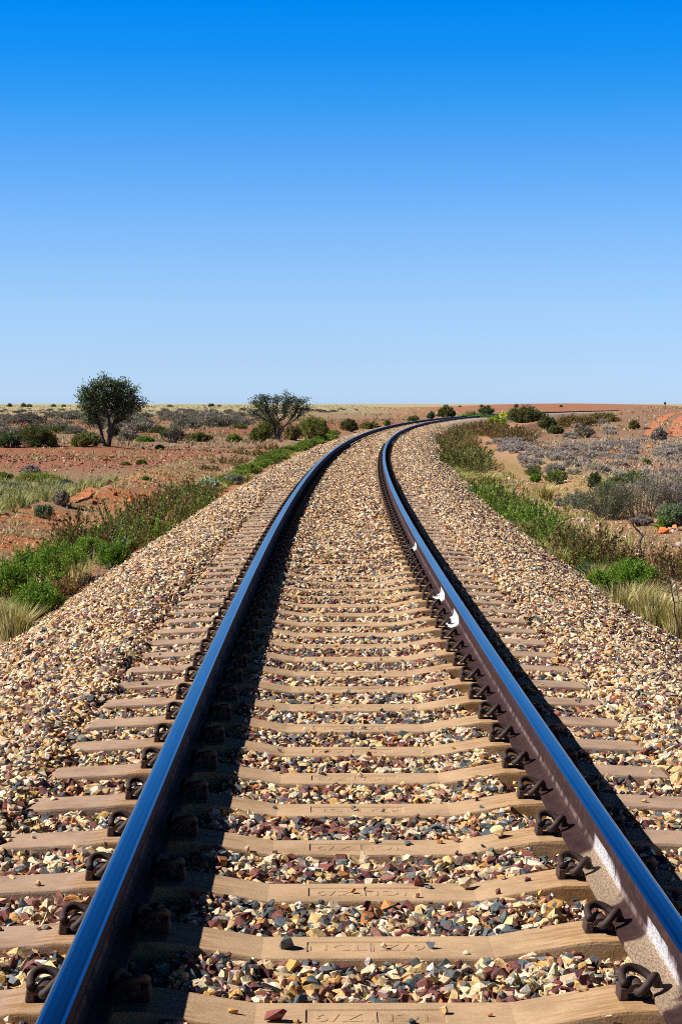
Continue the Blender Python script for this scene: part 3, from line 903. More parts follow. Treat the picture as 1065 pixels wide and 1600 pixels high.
def gen_tuft(mb, x, y, z, w, h, nb, pal, r, px, bent=.35):
    pal = np.array(pal); a = r.uniform(0, 6.283, nb); q = r.uniform(0, 1, nb) ** .6
    b = np.stack([np.cos(a) * q * w * .28, np.sin(a) * q * w * .28, 0 * a], 1)
    hh = h * r.uniform(.55, 1.1, nb)
    out = np.stack([np.cos(a), np.sin(a), 0 * a], 1) * (q * w * .35 * r.uniform(.3, 1.4, nb))[:, None] + r.normal(0, .06 * w, (nb, 3)) * [1, 1, 0] + np.array([.05 * w, 0, 0])
    m = b + out * .35 + np.stack([0 * a, 0 * a, hh * .6], 1); t = b + out * (1 + bent) + np.stack([0 * a, 0 * a, hh], 1)
    sd_ = np.stack([-np.sin(a + r.normal(0, .8, nb)), np.cos(a), 0 * a], 1); sd_ = unit(sd_) * (np.maximum(.0035, .42 * px) * r.uniform(.7, 1.4, nb))[:, None]
    org = np.array([x, y, z])
    co = np.stack([b - sd_, b + sd_, m + sd_ * .8, m - sd_ * .8, t], 1) + org
    idx = np.arange(nb * 5).reshape(nb, 5)
    c = pal[r.integers(0, len(pal), nb)] * r.uniform(.8, 1.2, (nb, 1))
    mb.add(co.reshape(-1, 3), idx[:, [0, 1, 2, 3]], c)
    mb.f.setdefault(3, []).append(idx[:, [3, 2, 4]] + mb.n - nb * 5); mb.c.setdefault(3, []).append(c)


def gen_twigs(mb, w, h, seed, col, r0, n0=9, depth=3, px=.01, droop=0.0):
    """Bare, branching dead growth."""
    r = np.random.default_rng(seed)
    def grow(p, d, ln, rad, lev):
        k = 4; pts = [p]
        for i in range(k):
            d = unit(d + r.normal(0, .22, 3) + np.array([0, 0, .06 - droop * .2])); pts.append(pts[-1] + d * ln / k)
        pts = np.array(pts); pts[:, 2] = np.maximum(pts[:, 2], .005)
        rr = max(rad, .22 * px); mb.tube(pts, np.linspace(rr, max(rad * .55, .2 * px), k + 1), np.array(col) * r.uniform(.8, 1.25), 4 if lev == 0 else 3, False)
        if lev < depth:
            for j in range(r.integers(2, 4)):
                i = r.integers(2, k + 1); q = unit(d + r.normal(0, .65, 3)); grow(pts[i], q, ln * r.uniform(.5, .8), rad * .55, lev + 1)
    for i in range(n0):
        a = r.uniform(0, 6.283); o = r.uniform(.25, 1.0)
        grow(np.array([math.cos(a), math.sin(a), 0]) * w * .06, unit(np.array([math.cos(a) * o * w / max(h, .01) * .9, math.sin(a) * o * w / max(h, .01) * .9, 1.0 - droop])), h * .55, r0, 0)


def place(px, py, wpx, hpx):
    x, y = at(px, py); D = math.hypot(x, y); return float(x), float(y), float(ground_z(x, y)) - .015 - .02 * (D > 60), D, wpx * D / FPX, hpx * D / FPX


def bush(name, cat, px, py, wpx, hpx, pal, label, seed, group=None, kind='bush', parts=True, **kw):
    x, y, z, D, w, h = place(px, py, wpx, hpx)
    lm, sm = (gen_heath if kind == 'heath' else gen_bush)(w, h, D, pal, seed, **kw)
    if parts and D < 75 and kw.get('ns', 70) >= 44:
        e = empty(name, (x, y, z)); obj('foliage', lm.mesh('foliage', [M_LEAF]), e); obj('stems', sm.mesh('stems', [M_BARK]), e)
    else:
        e = obj(name, lm.mesh(name, [M_LEAF, M_BARK]), None, (x, y, z)) if not sm.v else None
        if e is None:
            k4 = lm.f.get(4, []); nb = sm.n; lm.v += sm.v
            off = lm.n; lm.n += nb
            for k in sm.f:
                lm.f.setdefault(k, []).extend([f + off for f in sm.f[k]]); lm.c.setdefault(k, []).extend(sm.c[k])
            e = obj(name, lm.mesh(name, [M_LEAF]), None, (x, y, z))
    return tag(e, label, cat, group)


def tussock(px, py, wpx, hpx, pal, label, seed, nb=260, group=None, bent=.35):
    x, y, z, D, w, h = place(px, py, wpx, hpx); mb = MB()
    gen_tuft(mb, 0, 0, 0, w, h, nb, pal, np.random.default_rng(seed), D / 1961., bent)
    return tag(obj('grass_tussock', mb.mesh('grass_tussock', [M_LEAF]), None, (x, y, z)), label, 'grass tussock', group)


def twigs(name, cat, px, py, wpx, hpx, col, label, seed, r0=.012, n0=9, depth=3, droop=0., group=None):
    x, y, z, D, w, h = place(px, py, wpx, hpx); mb = MB()
    gen_twigs(mb, w, h, seed, col, r0, n0, depth, D / 1961., droop)
    return tag(obj(name, mb.mesh(name, [M_BARK]), None, (x, y, z)), label, cat, group)


STRAW = [(.46, .38, .17), (.55, .47, .24), (.36, .29, .12), (.30, .28, .10)]
GRASSG = [(.20, .24, .06), (.30, .30, .10), (.14, .19, .04), (.42, .38, .17)]

# --- near left verge
tussock(24, 1000, 78, 60, STRAW, 'straw coloured grass tussock at the left edge beside the ballast toe', 1, 420)
tussock(-6, 985, 60, 55, GRASSG, 'greenish grass tussock cut by the left edge of the picture', 2, 300)
bush('green_bush', 'bush', 60, 968, 92, 58, G_GREEN, 'bright green bush nearest the ballast, just above the straw tussock on the left', 3, ns=120, dens=1.2)
bush('green_bush', 'bush', 16, 936, 84, 58, G_GREEN, 'bright green bush at the left edge behind the straw tussock', 4, ns=110)
bush('green_bush', 'bush', 92, 908, 100, 58, G_GREEN, 'broad green bush left of the pile of dead grey twigs', 5, ns=130)
bush('green_bush', 'bush', 178, 890, 60, 42, G_GREEN, 'small green bush touching the ballast right of the dead twigs', 6, ns=90)
bush('brown_heath', 'heath shrub', 70, 936, 70, 40, G_BROWN, 'dry brown sprigs between two bright green bushes on the left', 7, kind='heath')
bush('brown_heath', 'heath shrub', 106, 930, 46, 36, G_BROWN, 'dry brown heath clump in front of the broad green bush', 8, kind='heath')
tussock(122, 918, 44, 48, STRAW, 'thin pale grass standing among the green bushes and dead twigs', 9, 110)
bush('green_bush', 'bush', 44, 900, 60, 40, G_GREEN[:4] + G_OLIVE[:1], 'green bush wedged behind the one at the left edge, below orange rocks', 16, ns=80)
bush('green_bush', 'bush', 140, 872, 60, 30, G_GREEN[:4] + G_OLIVE[:2], 'low green bush behind the dark twig pile, left of the white-green saltbush', 17, ns=80)
bush('green_bush', 'bush', 88, 928, 44, 30, G_GREEN, 'little green bush between the broad bush and the one nearest the ballast', 18, ns=70)
bush('olive_bush', 'bush', 120, 850, 70, 26, G_OLIVE, 'olive bush where the heath band begins on the left verge', 19, ns=80)
twigs('dead_twig_pile', 'dead twigs', 142, 920, 90, 34, (.065, .06, .062), 'tangled pile of dark grey dead twigs at the left ballast toe', 10, .010, 22, 3, .35)
twigs('dead_branch', 'dead branch', 152, 912, 90, 46, (.16, .15, .15), 'bare grey branch arching over the dark twig pile', 11, .012, 4, 2, .3)
twigs('dead_shrub', 'dead shrub', 152, 872, 46, 26, S_PALE, 'pale bleached dead shrub behind the dark twig pile', 12, .008, 14, 3)
bush('saltbush', 'saltbush', 188, 863, 30, 20, G_PALE, 'pale white-green saltbush at the ballast edge above a green bush', 13, ns=50, leaf=.05, thin=.7)
bush('saltbush', 'saltbush', 112, 862, 20, 12, G_TEAL, 'little blue-green plant behind the broad green bush', 14, ns=40, leaf=.05, thin=.6)
tussock(40, 1006, 50, 14, GRASSG, 'low green grass at the foot of the straw tussock, lower left', 15, 120)

# --- near right verge
for k, (px, py, w_, h_, lab) in enumerate([
        (968, 975, 96, 66, 'large straw tussock at the right ballast toe, left one of the big pale clump'),
        (1022, 988, 100, 72, 'large straw tussock beneath the thin dark stalks on the right'),
        (1062, 995, 80, 66, 'straw tussock cut off by the right edge of the picture'),
        (1000, 958, 90, 52, 'straw tussock just below the dark green bush at right'),
        (932, 916, 54, 38, 'greenish straw tussock left of the dark green bush on the right verge'),
        (868, 888, 52, 34, 'pale tussock at the right ballast toe amid olive heath'),
        (836, 872, 46, 32, 'pale tussock beside the ballast, farther up the right verge')]):
    tussock(px, py, w_, h_, STRAW if k < 4 else GRASSG + STRAW, lab, 20 + k, 420 if k < 4 else 260)
bush('green_bush', 'bush', 988, 922, 92, 44, G_GREEN[:4], 'dark green bush above the straw clump on the right verge', 30, ns=120)
bush('green_bush', 'bush', 938, 928, 60, 34, G_GREEN, 'green grassy bush between the ballast and the dark green bush on the right', 31, ns=80)
bush('green_bush', 'bush', 898, 876, 32, 22, G_GREEN, 'small vivid green bush beside a blue-green broad leaf, right verge', 32, ns=60)
bush('saltbush', 'saltbush', 916, 904, 36, 22, G_TEAL, 'blue-green plant touching the right ballast edge', 33, ns=50, leaf=.035, thin=.5)
bush('saltbush', 'saltbush', 908, 868, 14, 18, G_PALE, 'single pale blue-green broad leaved plant on the right verge', 34, ns=16, leaf=.07, thin=.6)
bush('green_bush', 'bush', 740, 784, 34, 22, G_GREEN, 'bright green bush at the right ballast toe where the curve begins', 35, ns=70)
bush('green_bush', 'bush', 776, 790, 60, 18, G_OLIVE + G_GREEN, 'long low green bush behind the bright green one on the right toe', 36, ns=90)
for k, (px, py, w_, h_, pal) in enumerate([(955, 892, 90, 52, G_BROWN), (1004, 896, 80, 44, G_BROWN), (915, 886, 70, 46, G_BROWN), (1050, 905, 70, 50, G_BROWN), (1030, 930, 40, 30, G_BROWN)]):
    bush('brown_heath', 'heath shrub', px, py, w_, h_, pal, ['brown heath clump standing above the dark green bush, tallest of its row', 'brown heath clump under the bent dead stick',
         'brown heath clump next to the pale broad leaved plant', 'brown heath at the right edge behind the dark stalks', 'small brown tuft right of the dark green bush'][k], 40 + k, kind='heath', ns=60)
def stalk(px, py, hpx, lean, seed, lab, r0=.008, kink=0.):
    x, y, z, D, _, h = place(px, py, 1, hpx); mb = MB(); r = np.random.default_rng(seed)
    t = np.linspace(0, 1, 9); pts = np.stack([lean * h * t + kink * h * np.sin(t * 9) * .1 + r.normal(0, .006, 9), r.normal(0, .01, 9), h * t], 1)
    mb.tube(pts, np.linspace(r0, r0 * .5, 9), S_DARK, 5)
    for j in range(5):
        p0 = pts[r.integers(4, 9)]; d = unit(np.array([r.normal(0, 1), r.normal(0, .6), r.uniform(.1, 1)])); mb.tube(np.stack([p0, p0 + d * h * .12, p0 + d * h * .18 + [0, 0, .01]]), [r0 * .4, r0 * .3, r0 * .2], S_DARK, 3, False)
    return tag(obj('dead_stalk', mb.mesh('dead_stalk', [M_BARK]), None, (x, y, z)), lab, 'dead stalk')
stalk(1062, 1004, 128, -.18, 50, 'tall thin dark dead stalk rising from the straw at lower right', .009)
stalk(1074, 990, 96, -.25, 51, 'shorter dark dead stalk at the right edge beside the tall one', .007)
x, y, z, D, _, _ = place(999, 878, 1, 1); mb = MB(); k_ = D / FPX
mb.tube(np.array([[0, 0, 0], [.5, .02, 22], [0, 0, 40], [4, 0, 46], [0, .03, 52], [-10, .02, 62], [-14, 0, 70]]) * [k_, 1, k_], np.array([1.6, 1.5, 1.5, 1.7, 1.3, 1.0, .6]) * k_, S_DARK, 6)
mb.tube(np.array([[3.5, 0, 46], [8, .02, 50]]) * [k_, 1, k_], np.array([1.0, .5]) * k_, S_DARK, 5)
tag(obj('dead_stick', mb.mesh('dead_stick', [M_BARK]), None, (x, y, z - .05)), 'bent black dead stick standing on the tan bank at right', 'dead stick')

# --- heath bands along both toes (one thing per clump)
def in_poly(px, py, poly):
    c = False; j = len(poly) - 1
    for i in range(len(poly)):
        if (poly[i][1] > py) != (poly[j][1] > py) and px < (poly[j][0] - poly[i][0]) * (py - poly[i][1]) / (poly[j][1] - poly[i][1]) + poly[i][0]: c = not c
        j = i
    return c


def plan_poly(poly): return [at(*p) for p in poly]


def fill(poly, spacing, r):
    pp = plan_poly(poly); xs, ys_ = [q[0] for q in pp], [q[1] for q in pp]; out = []
    n_ = int((max(xs) - min(xs)) * (max(ys_) - min(ys_)) / spacing ** 2 * 1.3) + 1
    for _ in range(min(n_ * 5, 60000)):
        x, y = r.uniform(min(xs), max(xs)), r.uniform(min(ys_), max(ys_))
        if in_poly(x, y, pp) and all((x - a) ** 2 + (y - b) ** 2 > (spacing * .72) ** 2 for a, b in out): out.append((x, y))
    return out


def variants(kind, n_, w, h, D, pal, seed, **kw):
    out = []
    for k in range(n_):
        lm, sm = (gen_heath if kind == 'heath' else gen_bush)(w, h, D, pal, seed + k, **kw)
        out.append((lm.mesh('foliage', [M_LEAF]), sm.mesh('stems', [M_BARK])))
    return out


def scatter_things(name, cat, label, group, spots, vs, r, s0=.8, s1=1.25, parts=True):
    for (x, y) in spots:
        f, st = vs[r.integers(len(vs))]; z = float(ground_z(x, y)) - .02; rz = r.uniform(0, 6.283); sc = r.uniform(s0, s1); sv = (sc, sc, sc * r.uniform(.85, 1.15))
        if parts:
            e = empty(name, (float(x), float(y), z), rz); e.scale = sv; obj('foliage', f, e); obj('stems', st, e)
        else: e = obj(name, f, None, (float(x), float(y), z), rz, sv)
        tag(e, label, cat, group)


r_ = np.random.default_rng(21)
HL = variants('heath', 6, .85, .44, 28, [(.115, .155, .026), (.15, .185, .036), (.085, .13, .02), (.18, .17, .05), (.17, .11, .05)], 200, ns=44)
HG = variants('heath', 5, .80, .42, 30, [(.12, .22, .022), (.17, .27, .032), (.08, .16, .018), (.20, .24, .045)], 210, ns=40)
HB = variants('heath', 5, .85, .46, 36, G_BROWN, 220, ns=44)
left_band = [(96, 868), (205, 862), (252, 834), (292, 804), (326, 778), (318, 774), (300, 782), (250, 808), (200, 834), (150, 856), (105, 866)]
spots = fill(left_band, .55, r_)
fr = [(x, y, T(x, y)[1]) for x, y in spots]; md = np.median([q[2] for q in fr]) if fr else 0
scatter_things('green_heath', 'heath shrub', 'low green heath clump along the front of the left verge band', 'green heath of the left verge', [(x, y) for x, y, l in fr if l > md + .25], HG, r_, .55, 1.2)
scatter_things('olive_heath', 'heath shrub', 'olive heath clump with reddish tips at the back of the left verge band', 'olive heath of the left verge', [(x, y) for x, y, l in fr if l <= md + .25], HL + HB[:1] + HG[:1], r_, .55, 1.35)
band2 = [(345, 764), (392, 745), (418, 728), (455, 712), (502, 692), (530, 680), (522, 677), (472, 701), (416, 718), (386, 736), (345, 757)]
scatter_things('green_bush', 'bush', 'fresh green low bush in the strip running up the left ballast toe', 'green bushes up the left toe', fill(band2, 1.25, r_), variants('bush', 4, .9, .27, 60, G_GREEN[:3] + G_OLIVE[:3], 230, ns=60), r_, .6, 1.25)
bush('saltbush', 'saltbush', 326, 768, 36, 20, G_PALE, 'pale white-green saltbush where the heath band ends on the left verge', 240, ns=60, leaf=.05, thin=.6)
bush('saltbush', 'saltbush', 366, 757, 40, 16, G_SALT, 'greyish tufted shrub against the left ballast, between green bushes', 241, ns=60)
tussock(388, 752, 34, 14, STRAW, 'pale straw tussock on the left toe among green bushes', 242, 160)
tussock(462, 716, 40, 12, STRAW, 'pale straw tussock below the green strip on the left toe, higher up', 243, 160)

right_band = [(742, 786), (800, 830), (850, 864), (900, 896), (925, 908), (985, 898), (930, 880), (880, 854), (838, 826), (795, 794), (748, 773)]
spots = fill(right_band, .55, r_)
fr = [(x, y, T(x, y)[1]) for x, y in spots]; md = np.median([q[2] for q in fr])
scatter_things('green_heath', 'heath shrub', 'green heath clump of the right verge, farther from the camera', 'green heath of the right verge', [(x, y) for x, y, l in fr if y > 30], HG + HL[:1], r_, .5, 1.2)
scatter_things('olive_heath', 'heath shrub', 'olive and rust heath clump of the right verge, closer to the camera', 'olive heath of the right verge', [(x, y) for x, y, l in fr if y <= 30], HL[:3] + HB, r_, .5, 1.25)
band4 = [(666, 690), (682, 716), (700, 733), (735, 742), (748, 732), (722, 700), (716, 680), (740, 668), (700, 664), (676, 674)]
scatter_things('brown_heath', 'heath shrub', 'dark brown olive heath clump hugging the inside of the curve', 'brown heath inside the curve', fill(band4, 1.5, r_), variants('heath', 3, 1.7, .46, 62, G_BROWN, 250, ns=90) + variants('heath', 3, 1.7, .52, 62, G_OLIVE[:3] + G_DARK, 255, ns=90), r_, .6, 1.25)
band5 = [(728, 672), (800, 690), (815, 682), (770, 670), (735, 664)]
scatter_things('brown_heath', 'heath shrub', 'brown heath clump behind the bare tan bank', 'brown heath behind the tan bank', fill(band5, 2.6, r_), variants('heath', 3, 2.6, .6, 95, G_BROWN, 260, ns=90), r_, .6, 1.2)
for k, (px, py, w_, h_, lab) in enumerate([(690, 752, 60, 14, 'pale grassy tussock where the inner heath meets the ballast'), (722, 757, 60, 18, 'straw tussock below the dark inner heath'),
                                           (762, 756, 56, 18, 'straw and green tussock on the near side of the tan bank'), (706, 742, 50, 14, 'thin straw tussock at the toe inside the curve')]):
    tussock(px, py, w_, h_, STRAW + GRASSG, lab, 270 + k, 260)

for k, (px, py, w_, h_) in enumerate([(772, 772, 40, 16), (800, 800, 40, 20), (818, 838, 44, 26), (720, 748, 40, 14), (850, 858, 36, 24), (700, 722, 30, 10)]):
    tussock(px, py, w_, h_, GRASSG + STRAW[:2], 'pale green grass tussock among green heath, ' + ['upper middle of the right verge', 'middle of the right verge', 'just below the middle of the right verge',
            'where the inner heath begins', 'lower part of the right verge', 'inside the curve against the ballast'][k], 280 + k, 200)
# --- right field, mid distance
def many(poly, spacing, name, cat, label, group, vs, s0=.7, s1=1.3, parts=False):
    scatter_things(name, cat, label, group, fill(poly, spacing, r_), vs, r_, s0, s1, parts)
MV = variants('bush', 6, .75, .24, 70, [(.42, .36, .38), (.48, .42, .44), (.31, .26, .26), (.36, .32, .25)], 300, ns=34, leaf=.03, dens=.6, stemcol=S_GREY)
many([(762, 695), (830, 735), (900, 742), (1075, 768), (1075, 742), (980, 735), (900, 728), (850, 712), (800, 688)], 1.45, 'mauve_shrub', 'low shrub', 'low mauve grey shrub on the right hand flat beyond the tan bank', 'mauve shrubs of the right flat', MV, .5, 1.15)
many([(840, 706), (1075, 722), (1075, 700), (900, 694)], 3.0, 'grey_shrub', 'low shrub', 'small grey shrub on the red stony ground at right', 'grey shrubs on the red ground', MV, .8, 1.6)
for k, (px, py, w_, h_, nm, ct, pal, lab, kw) in enumerate([
        (946, 812, 110, 56, 'twiggy_shrub', 'shrub', G_DARK + G_MAUVE[:1], 'big dark twiggy shrub behind the tan bank, left of the pale green bush', dict(ns=120, stemcol=S_GREY, bare=.1)),
        (1000, 806, 100, 60, 'twiggy_shrub', 'shrub', G_MAUVE + G_DARK[:2], 'big mauve twiggy shrub right of the darkest one', dict(ns=110, stemcol=S_GREY, bare=.35, upright=.8)),
        (1052, 800, 70, 56, 'twiggy_shrub', 'shrub', G_MAUVE, 'grey mauve twiggy shrub at the right edge above the pale green bush', dict(ns=90, stemcol=S_GREY, bare=.35, upright=.8)),
        (905, 796, 60, 26, 'saltbush', 'saltbush', G_SALT, 'grey-green saltbush between dead branches and dark shrub', dict(ns=60)),
        (946, 802, 34, 18, 'saltbush', 'saltbush', G_TEAL, 'blue-green small saltbush at the foot of the dark twiggy shrub', dict(ns=50, leaf=.05, thin=.5)),
        (1002, 822, 40, 16, 'saltbush', 'saltbush', G_MAUVE, 'pale lavender low shrub just behind the dead stick', dict(ns=60)),
        (1050, 822, 62, 30, 'saltbush', 'saltbush', G_SALT[:2] + G_GREEN[:1], 'pale green bush at the right edge above the orange rock', dict(ns=90, leaf=.04)),
        (1036, 826, 30, 16, 'green_bush', 'bush', G_GREEN, 'small green bush in front of the pale green one at right', dict(ns=50)),
        (928, 762, 22, 22, 'green_bush', 'bush', G_DARK + G_GREEN[:1], 'dark green round bush above the big twiggy shrub', dict(ns=60)),
        (950, 780, 40, 26, 'green_bush', 'bush', G_TEAL + G_OLIVE[:1], 'blue-green bush behind the big dark twiggy shrub', dict(ns=60)),
        (877, 752, 20, 14, 'green_bush', 'bush', G_OLIVE, 'olive bush beside the mauve flat, right of the tan bank', dict(ns=50)),
        (836, 754, 16, 12, 'green_bush', 'bush', G_GREEN, 'tiny green bush at the end of the tan bank by the orange rock', dict(ns=40)),
        (891, 724, 22, 10, 'grey_shrub', 'low shrub', G_DARK + G_MAUVE[:2], 'dark grey green shrub in the middle of the right flat', dict(ns=50)),
        (966, 730, 34, 9, 'grey_shrub', 'low shrub', G_MAUVE, 'long low violet grey shrub mid right', dict(ns=60)),
        (1009, 727, 16, 9, 'green_bush', 'bush', G_OLIVE + G_GREEN[:1], 'little green bush right of the violet grey shrub', dict(ns=50)),
        (818, 661, 58, 24, 'dark_bush', 'bush', G_DARK, 'big dark green bush beside the far track bed', dict(ns=110)),
        (854, 673, 30, 22, 'dark_bush', 'bush', G_DARK, 'dark bush just below the biggest one by the far track', dict(ns=70)),
        (838, 658, 30, 14, 'dark_bush', 'bush', G_DARK, 'smaller dark bush attached to the right of the biggest one', dict(ns=60)),
        (868, 678, 26, 12, 'dark_bush', 'bush', G_DARK + G_OLIVE[:1], 'low dark bush on the slope right of the far bushes', dict(ns=60)),
        (758, 651, 30, 14, 'dark_bush', 'bush', G_DARK + G_TEAL[:1], 'rounded dark bush standing just behind the far rails', dict(ns=70)),
        (697, 653, 28, 16, 'dark_bush', 'bush', G_DARK + G_OLIVE[:1], 'round olive bush behind the rails at the bend', dict(ns=80)),
        (990, 671, 16, 12, 'green_bush', 'bush', G_OLIVE, 'olive bush alone on the rise left of the dirt road', dict(ns=60)),
        (1029, 690, 26, 20, 'twiggy_shrub', 'shrub', G_MAUVE, 'grey twiggy shrub below the start of the dirt road', dict(ns=60, stemcol=S_GREY, bare=.2)),
        (912, 684, 34, 17, 'twiggy_shrub', 'shrub', G_MAUVE + G_BROWN[:1], 'grey brown twiggy shrub on the right, level with the far bend', dict(ns=60, stemcol=S_GREY, bare=.2)),
        (890, 685, 20, 8, 'saltbush', 'saltbush', G_SALT + G_MAUVE[:1], 'pale blue grey saltbush left of the grey brown twiggy shrub', dict(ns=50)),
        (797, 660, 40, 16, 'flowering_bush', 'bush', G_YEL, 'yellow flowering bush left of the big dark bush', dict(ns=60)),
        (776, 666, 36, 14, 'flowering_bush', 'bush', G_YEL + G_GREEN[:2], 'yellow green flowering bush, lower of the two', dict(ns=60)),
        (735, 663, 48, 17, 'green_bush', 'bush', G_GREEN[1:3] + G_TEAL, 'bright green bush on the far ballast toe inside the bend', dict(ns=70)),
        (762, 663, 32, 13, 'green_bush', 'bush', G_TEAL + G_GREEN[:1], 'blue green low bush right of the bright one inside the bend', dict(ns=60)),
        (692, 666, 14, 8, 'green_bush', 'bush', G_GREEN, 'tiny vivid bush at the tip of the brown inner heath', dict(ns=40)),
        (673, 655, 12, 10, 'green_bush', 'bush', G_TEAL, 'small blue green bush just left of the rails at the bend', dict(ns=40)),
        (645, 658, 18, 7, 'green_bush', 'bush', G_OLIVE + G_GREEN[:1], 'low green bush left of the rails before the bend', dict(ns=40)),
        (604, 666, 12, 8, 'green_bush', 'bush', G_GREEN + G_TEAL, 'tiny green bush on the outer side of the bend', dict(ns=40)),
        (545, 674, 28, 17, 'dark_bush', 'bush', G_BROWN[:1] + G_DARK, 'brown olive bush left of the rails on the red strip', dict(ns=70)),
        (504, 679, 16, 20, 'dark_bush', 'bush', G_DARK + G_BROWN[:1], 'dark bush at the end of the green strip, right of the wide olive bush', dict(ns=60)),
        (578, 670, 34, 9, 'dark_bush', 'bush', G_OLIVE, 'long low olive bush beside the rails left of the bend', dict(ns=70)),
        (900, 668, 70, 17, 'brown_heath', 'heath shrub', G_BROWN, 'brown scrub on the slope below the far straight rails', dict(ns=110)),
        (938, 660, 60, 12, 'brown_heath', 'heath shrub', G_BROWN + G_OLIVE[:1], 'brown green scrub right under the far end of the rails', dict(ns=100)),
        (488, 686, 56, 32, 'olive_bush', 'bush', G_OLIVE[:3] + G_DARK[:1], 'wide olive bush right of the umbrella shaped tree', dict(ns=110)),
        (458, 688, 30, 24, 'olive_bush', 'bush', G_MAUVE[:1] + G_OLIVE, 'thin grey olive bush between the umbrella shaped tree and wide olive bush', dict(ns=70)),
        (404, 691, 30, 24, 'olive_bush', 'bush', G_OLIVE[:3], 'olive bush at the left foot of the umbrella shaped tree', dict(ns=80)),
        (424, 686, 44, 34, 'olive_bush', 'bush', G_OLIVE, 'tall olive bush directly behind the umbrella shaped tree trunk', dict(ns=80)),
        (366, 691, 26, 12, 'green_bush', 'bush', G_GREEN[:2] + G_OLIVE[:2], 'green bush on the flat left of the umbrella shaped tree', dict(ns=60)),
        (310, 690, 28, 13, 'green_bush', 'bush', G_DARK[:2] + G_OLIVE[:2], 'low dark green bush midway between the two trees', dict(ns=60)),
        (56, 698, 58, 32, 'dark_bush', 'bush', G_DARK + G_OLIVE[:1], 'large dark green bush left of the biggest tree', dict(ns=120)),
        (14, 699, 40, 22, 'dark_bush', 'bush', G_TEAL + G_DARK, 'grey green bush at the left edge beside the large dark one', dict(ns=80)),
        (78, 698, 24, 24, 'olive_bush', 'bush', G_OLIVE, 'yellowish olive bush touching the right of the large dark bush', dict(ns=60)),
        (128, 698, 34, 16, 'green_bush', 'bush', G_OLIVE + G_GREEN[:1], 'low olive green bush left of the biggest tree trunk', dict(ns=70)),
        (150, 696, 20, 14, 'olive_bush', 'bush', G_OLIVE[:2] + G_MAUVE[:1], 'small bush leaning on the biggest tree at its left foot', dict(ns=60)),
        (178, 684, 20, 18, 'dark_bush', 'bush', G_DARK, 'dark bush showing behind the biggest tree trunk', dict(ns=60)),
        (226, 690, 30, 7, 'green_bush', 'bush', G_GREEN[:3], 'low fresh green bush right of the biggest tree', dict(ns=50)),
        (200, 689, 34, 16, 'twiggy_shrub', 'shrub', G_MAUVE + G_DARK[:1], 'grey brush right beside the biggest tree', dict(ns=60, stemcol=S_GREY, bare=.1)),
        (104, 764, 26, 14, 'saltbush', 'saltbush', G_TEAL, 'blue green saltbush at the edge of the grassy hollow on the left', dict(ns=60)),
        (96, 790, 30, 24, 'twiggy_shrub', 'shrub', G_MAUVE + G_SALT[:1], 'grey twiggy shrub against the red slab on the left', dict(ns=80, stemcol=S_GREY, bare=.2)),
        (70, 810, 34, 20, 'saltbush', 'saltbush', G_TEAL + G_SALT[:1], 'blue grey bush in front of the grassy hollow', dict(ns=70)),
        (20, 772, 30, 18, 'saltbush', 'saltbush', G_MAUVE[:2] + G_SALT, 'grey blue bush at the left edge of the grassy hollow', dict(ns=70)),
        (60, 752, 74, 12, 'green_bush', 'bush', G_GREEN + G_OLIVE, 'long dark green growth at the back of the grassy hollow', dict(ns=110)),
        (8, 750, 26, 12, 'green_bush', 'bush', G_GREEN + G_OLIVE, 'green growth at the left edge behind the grassy hollow', dict(ns=60)),
        (220, 726, 18, 7, 'green_bush', 'bush', G_OLIVE, 'little olive bush on the red stony ground, left', dict(ns=40)),
        (196, 727, 16, 5, 'green_bush', 'bush', G_GREEN[:2] + G_OLIVE, 'flat green plant on red stones left of the little olive bush', dict(ns=40)),
        (48, 741, 34, 14, 'twiggy_shrub', 'shrub', G_MAUVE, 'wispy pale grey shrub on the edge of the red ground, left', dict(ns=50, stemcol=S_GREY, bare=.3)),
        (228, 750, 9, 5, 'green_bush', 'bush', G_GREEN[:2], 'tiny green plant on the brown bank at left', dict(ns=30)),
        (250, 702, 14, 6, 'green_bush', 'bush', G_GREEN[:3], 'tiny green plant at the far edge of the red ground', dict(ns=30))]):
    bush(nm, ct, px, py, w_, h_, pal, lab, 400 + k, **kw)
for k, (px, w_, h_) in enumerate([(350, 70, 13), (392, 60, 12), (322, 40, 8), (420, 40, 9)]):
    bush('brown_heath', 'heath shrub', px, [724, 712, 735, 703][k], w_, h_, G_BROWN, ['long dark brown scrub along the old bank left of the track, middle piece', 'brown scrub on the old bank nearest the umbrella shaped tree',
         'small brown scrub at the near end of the old bank', 'brown scrub at the far end of the old bank'][k], 480 + k, kind='heath', ns=60)

MG = variants('bush', 4, .8, .42, 60, G_OLIVE[:3] + G_TEAL[:1], 340, ns=44, leaf=.035, dens=.7)
many([(800, 760), (850, 775), (930, 800), (1075, 815), (1075, 765), (900, 745), (830, 738)], 3.2, 'green_scrub', 'scrub bush', 'small olive bush among the mauve growth right of the tan bank', 'olive bushes of the right flat', MG, .5, 1.1)
